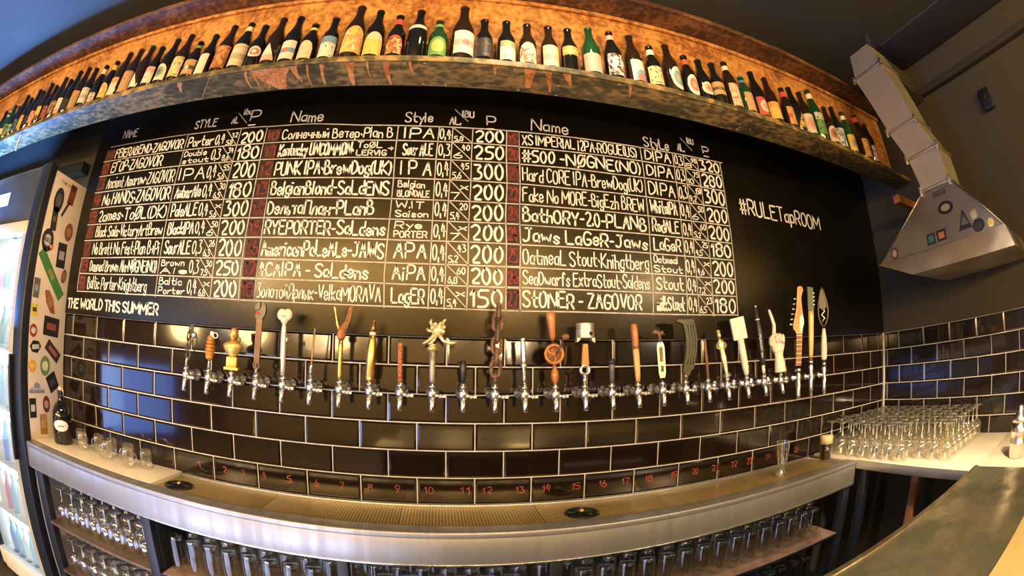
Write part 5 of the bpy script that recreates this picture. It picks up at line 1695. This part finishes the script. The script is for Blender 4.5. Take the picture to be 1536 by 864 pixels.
# stickers on the side panel  (y, z, half width along y, half height, rotation, shape, colour, inner colour, words)
K, Wt = (.02, .02, .02), (.75, .72, .66)
ST = [
 (-.205, 2.045, .030, .050, 0, 'oval', K, (.10, .09, .08), 'black oval portrait sticker at the top'),
 (-.205, 1.955, .018, .045, .1, 'rect', K, (.15, .10, .07), 'dark dress-shaped sticker'),
 (-.113, 2.10, .020, .040, -.05, 'rect', (.16, .03, .02), (.25, .06, .03), 'dark red upright sticker'),
 (-.140, 2.02, .006, .035, -.45, 'rect', K, K, 'thin black slanted sticker'),
 (-.075, 1.925, .026, .036, 0, 'oval', (.22, .07, .03), (.35, .18, .08), 'rust-brown round sticker'),
 (-.222, 1.850, .036, .044, 0, 'oval', K, (.55, .55, .5), 'black oval sticker with white band'),
 (-.098, 1.806, .028, .048, .05, 'rect', K, (.35, .35, .33), 'black portrait sticker with grey ring'),
 (-.190, 1.828, .015, .016, 0, 'oval', (.65, .16, .12), (.75, .3, .25), 'small pink-red oval sticker'),
 (-.155, 1.705, .022, .110, .82, 'rect', (.06, .22, .05), (.35, .28, .10), 'long slanted green sticker'),
 (-.055, 1.715, .016, .028, -.2, 'oval', (.16, .09, .05), (.3, .18, .1), 'small brown crest sticker'),
 (-.250, 1.628, .018, .036, 0, 'rect', (.12, .13, .13), (.30, .32, .32), 'grey stamp-like sticker'),
 (-.137, 1.580, .022, .055, .62, 'hex', (.30, .10, .05), (.42, .18, .08), 'brown fish-shaped sticker'),
 (-.250, 1.532, .020, .022, 0, 'rect', (.82, .62, .08), (.10, .08, .02), 'small yellow sticker'),
 (-.247, 1.440, .022, .024, 0, 'oval', (.35, .05, .03), (.7, .6, .5), 'red ring sticker'),
 (-.112, 1.470, .048, .036, -.05, 'rect', K, (.30, .08, .06), 'wide black sticker with red print'),
 (-.222, 1.370, .034, .024, .12, 'hex', K, (.6, .58, .52), 'black hexagonal badge sticker'),
 (-.092, 1.358, .048, .022, -.62, 'rect', (.05, .035, .03), (.45, .12, .08), 'slanted dark sticker with red square'),
 (-.243, 1.282, .024, .026, 0, 'hex', (.85, .42, .06), (.9, .55, .12), 'orange splash sticker'),
 (-.148, 1.288, .030, .038, 0, 'oval', (.16, .28, .10), (.72, .74, .45), 'green ringed round sticker'),
 (-.092, 1.215, .030, .034, .5, 'rect', K, (.05, .06, .07), 'tilted black square sticker'),
 (-.210, 1.183, .046, .016, 0, 'arch', (.28, .29, .33), (.5, .5, .5), 'grey arched skyline sticker'),
 (-.143, 1.112, .022, .032, 0, 'oval', (.20, .03, .03), (.5, .3, .2), 'maroon oval sticker'),
 (-.245, 1.096, .020, .036, 0, 'rect', K, (.72, .66, .58), 'black frame sticker with white centre'),
 (-.172, 1.020, .022, .038, 0, 'rect', (.45, .24, .10), (.6, .36, .18), 'tan figure sticker'),
]
def shape_pts(kind, a, b):
    if kind == 'oval':
        return [(a * math.cos(k * PI / 10), b * math.sin(k * PI / 10)) for k in range(20)]
    if kind == 'hex':
        return [(a, 0), (a * .6, b * .8), (-a * .4, b), (-a, b * .2), (-a * .7, -b * .7), (a * .3, -b)]
    if kind == 'arch':
        return [(-a, -b), (a, -b), (a, -b * .2), (a * .45, -b * .1), (a * .35, b), (0, b * 1.5), (-a * .35, b), (-a * .45, -b * .1), (-a, -b * .2)]
    if kind == 'tri':
        return [(-a, -b), (a, -b), (0, b)]
    return [(-a, -b), (a, -b), (a, b), (-a, b)]
def flat(name, poly, rot, mapf, c, par, off, label=None):
    g = G()
    cr, sr = math.cos(rot), math.sin(rot)
    pts = [(x * cr - y * sr, x * sr + y * cr) for x, y in poly]
    n = len(pts)
    vs = [mapf(p, 0) for p in pts] + [mapf(p, off) for p in pts]
    fs = [tuple(range(n, 2 * n))] + [(i, (i + 1) % n, (i + 1) % n + n, i + n) for i in range(n)]
    g.add(vs, fs)
    key = 'vinyl_%02d_%02d_%02d' % tuple(int(v * 99) for v in c)
    return g.obj(name, mat(key, c, .35, c2=tuple(v * .8 for v in c), scale=40), par, label=label)
for (y, z, a, b, rt, kd, c, ci_, wd) in ST:
    a, b = a * 1.22, b * 1.22
    y = max(-.268 + a * .9, min(y, -.012 - a * .9)) if kd != 'rect' or b < a * 3 else y
    s_ = flat('sticker', shape_pts(kd, a, b), rt, lambda p, o, y=y, z=z: (-1.8998 + 2.27 + o, y + p[0] + .15, z + p[1]), c, fr_, .0010, wd)
    if kd == 'oval':
        k2 = shape_pts('oval', a * .62, b * .5)
    elif kd == 'arch':
        k2 = shape_pts('rect', a * .8, b * .25)
    elif b > a * 2.5:
        k2 = shape_pts('rect', a * .45, b * .2)
    else:
        k2 = shape_pts('rect', a * .6, b * .35)
    flat('print', k2, rt, lambda p, o, y=y, z=z: (-1.8998 + 2.27 + .0010 + o, y + p[0] + .15, z + p[1]), ci_, s_, .0006)
g = G()
write(g, 'THE MOTH', -.19, -.06, 2.115, 2.128, .003, lambda p: (-1.8988 + 2.27, p[0] + .15 - .03, p[1] + .012))
g.obj('sticker_lettering', mat('brown_ink', (.30, .14, .05), .5), fr_)
g = G()
write(g, 'RULE', -.250, -.195, 1.842, 1.860, .004, lambda p: (-1.8976 + 2.27, p[0] + .15, p[1]))
g.obj('sticker_lettering', M_BLACK, fr_)

# ------------------------------------------------------------------ extraction hood and duct
hood = thing('extractor_hood', 'galvanised sheet-metal extractor hood with square duct near the right wall', 'extractor hood', (2.2, -.78, 1.745))
HO = Vector((2.2, -.78, 1.745))
def hp(*v):
    return [(x - HO.x, y - HO.y, z - HO.z) for x, y, z in v]
g = G()
b0 = [(1.90, -.39, 1.835), (1.90, -1.16, 1.835), (2.46, -1.16, 1.835), (2.46, -.39, 1.835)]
t0 = [(1.905, -.735, 2.085), (1.905, -.925, 2.085), (2.09, -.925, 2.085), (2.09, -.735, 2.085)]
g.add(hp(*(b0 + t0)), [(0, 1, 5, 4), (1, 2, 6, 5), (2, 3, 7, 6), (3, 0, 4, 7)])
g.obj('canopy', M_GALV, hood)
g = G()
c0 = [(1.895, -.385, 1.838), (1.895, -1.165, 1.838), (2.465, -1.165, 1.838), (2.465, -.385, 1.838)]
c1 = [(1.880, -.60, 1.752), (1.880, -1.20, 1.748), (2.465, -1.20, 1.765), (2.465, -.56, 1.765)]
g.add(hp(*(c0 + c1)), [(0, 1, 5, 4), (1, 2, 6, 5), (2, 3, 7, 6), (3, 0, 4, 7), (4, 5, 6, 7)])
g.obj('rim', mat('bright_sheet', (.56, .48, .36), .3, 1.0, c2=(.55, .48, .40), scale=4, rough2=.45), hood)
g = G()
for a, b in ((0, 1), (1, 2)):
    P0, P1 = Vector(b0[a]), Vector(b0[b])
    g.tube(hp(tuple(P0 + Vector((0, 0, .002))), tuple(P1 + Vector((0, 0, .002)))), .004, 6)
for a in range(4):
    g.tube(hp(b0[a], t0[a]), .0045, 6)
g.obj('folded_seam', M_GALV, hood)
def ductseg(name, A, B, m=M_GALV_LIT):
    # A, B: (x0,x1,y0,y1,z)
    g = G()
    q = lambda s: [(s[0], s[2], s[4]), (s[1], s[2], s[4]), (s[1], s[3], s[4]), (s[0], s[3], s[4])]
    g.add(hp(*(q(A) + q(B))), [(0, 1, 5, 4), (1, 2, 6, 5), (2, 3, 7, 6), (3, 0, 4, 7), (4, 5, 6, 7), (3, 2, 1, 0)])
    return g.obj(name, m, hood)
def flange(s, h=.012, e=.012):
    x0, x1, y0, y1, z = s
    g = G()
    g.at((-HO.x, -HO.y, -HO.z))
    g.box(x0 - e, x1 + e, y0 - e, y1 + e, z - h / 2, z + h / 2, bev=.002)
    f = g.obj('flange', mat('flange_sheet', (.62, .56, .44), .35, .9), hood)
    for y in (y0 - e * .8, y1 + e * .2):
        G().at((-HO.x, -HO.y, -HO.z)).box(x0 - e - .004, x0 - e + .010, y, y + .012, z - .022, z + .022, bev=.001).obj('corner_clip', M_CHROME, f)
s0 = (1.905, 2.085, -.915, -.745, 2.088)
s1 = (1.905, 2.085, -.905, -.712, 2.250)
s2 = (1.905, 2.085, -.832, -.646, 2.412)
s3 = (1.905, 2.085, -.768, -.558, 2.765)
s4 = (1.905, 2.085, -.740, -.590, 2.905)
ductseg('duct_section', s0, s1)
ductseg('duct_section', s1, s2)
ductseg('duct_section', s2, s3)
ductseg('duct_elbow', s3, s4)
for s_ in (s0, s1, s2, s3):
    flange(s_)
G().at((-HO.x, -HO.y, -HO.z)).box(2.085, 2.50, -.74, -.60, 2.78, 2.90, bev=.003).obj('duct_section', M_GALV, hood)
G().at((-HO.x, -HO.y, -HO.z)).box(1.95, 1.955, -.752, -.735, 2.78, 3.0).obj('hanging_strap', M_CHROME, hood)
G().at((-HO.x, -HO.y, -HO.z)).box(2.09, 2.50, -.50, -.46, 2.15, 2.19).obj('wall_bracket', M_RUSTROD, hood)
# hood stickers on the sloping face
def hm(y, z):
    # the canopy face is almost vertical
    u = (z - 1.835) / .25
    return lambda p, o, y=y, z=z: (1.90 + .005 * ((z + p[1]) - 1.835) / .25 - .0006 - o - HO.x, y - p[0] - HO.y, z + p[1] - HO.z)
for (y, z, a, b, rt, kd, c, ci_, wd) in (
    (-.855, 1.985, .046, .028, -.05, 'oval', K, (.62, .50, .38), 'black oval sticker with cream wording'),
    (-.945, 1.912, .040, .042, 0, 'tri', K, (.20, .18, .14), 'black triangle sticker'),
    (-1.005, 1.915, .018, .018, .2, 'rect', (.75, .62, .48), (.8, .7, .58), 'small cream square sticker'),
    (-1.020, 1.868, .036, .026, 0, 'oval', K, (.03, .03, .03), 'plain black disc sticker'),
    (-1.090, 1.862, .018, .018, 0, 'oval', (.75, .66, .42), (.85, .5, .05), 'cream disc sticker with yellow centre'),
    (-.736, 1.878, .026, .024, 0, 'rect', (.03, .06, .08), (.10, .30, .38), 'blue half of a two-part sticker'),
    (-.800, 1.880, .028, .024, 0, 'rect', (.04, .03, .02), (.85, .32, .20), 'red half of a two-part sticker'),
    (-.500, 1.868, .024, .030, 0, 'oval', (.28, .08, .05), (.80, .62, .5), 'brown round sticker in the lower corner'),
    (-.838, 2.055, .040, .012, 0, 'rect', (.14, .12, .08), (.18, .15, .1), 'dull name-plate near the duct')):
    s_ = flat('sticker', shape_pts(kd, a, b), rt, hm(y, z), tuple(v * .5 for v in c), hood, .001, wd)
    k2 = shape_pts('oval' if kd == 'oval' else ('tri' if kd == 'tri' else 'rect'), a * .6, b * .55)
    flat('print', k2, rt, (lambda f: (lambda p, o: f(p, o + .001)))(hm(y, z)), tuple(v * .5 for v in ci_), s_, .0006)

# ------------------------------------------------------------------ room lamps and added drums behind the viewer
for x, wd in ((-3.4, 'leftmost'), (-2.3, 'middle'), (-1.18, 'rightmost')):
    t = thing('pendant_lamp', f'warm globe pendant lamp hanging in the room, {wd} of three', 'lamp', (x, -3.5, 1.78), 0, 'globe pendants in the room')
    G().ball((0, 0, 0), .20, n=24).obj('globe', M_LAMP, t)
    G().tube([(0, 0, .2), (0, 0, 1.26)], .006, 6).obj('cord', M_BLACK, t)
for i, x in enumerate((-3.2, -2.1, -1.0, 0.1, 1.2)):  # unseen glowing drums added to put a warm sheen on the board
    t = thing('pendant_lamp', f'added unseen drum lamp far back in the room, {ORD[i]} from the window wall', 'lamp', (x, -5.2, 2.12), 0, 'added drum lamps in the room')
    G().lathe([(.16, -.14), (.20, -.12), (.20, .12), (.16, .14)], 24).obj('shade', M_LAMPD, t)
    G().tube([(0, 0, .14), (0, 0, .92)], .006, 6).obj('cord', M_BLACK, t)
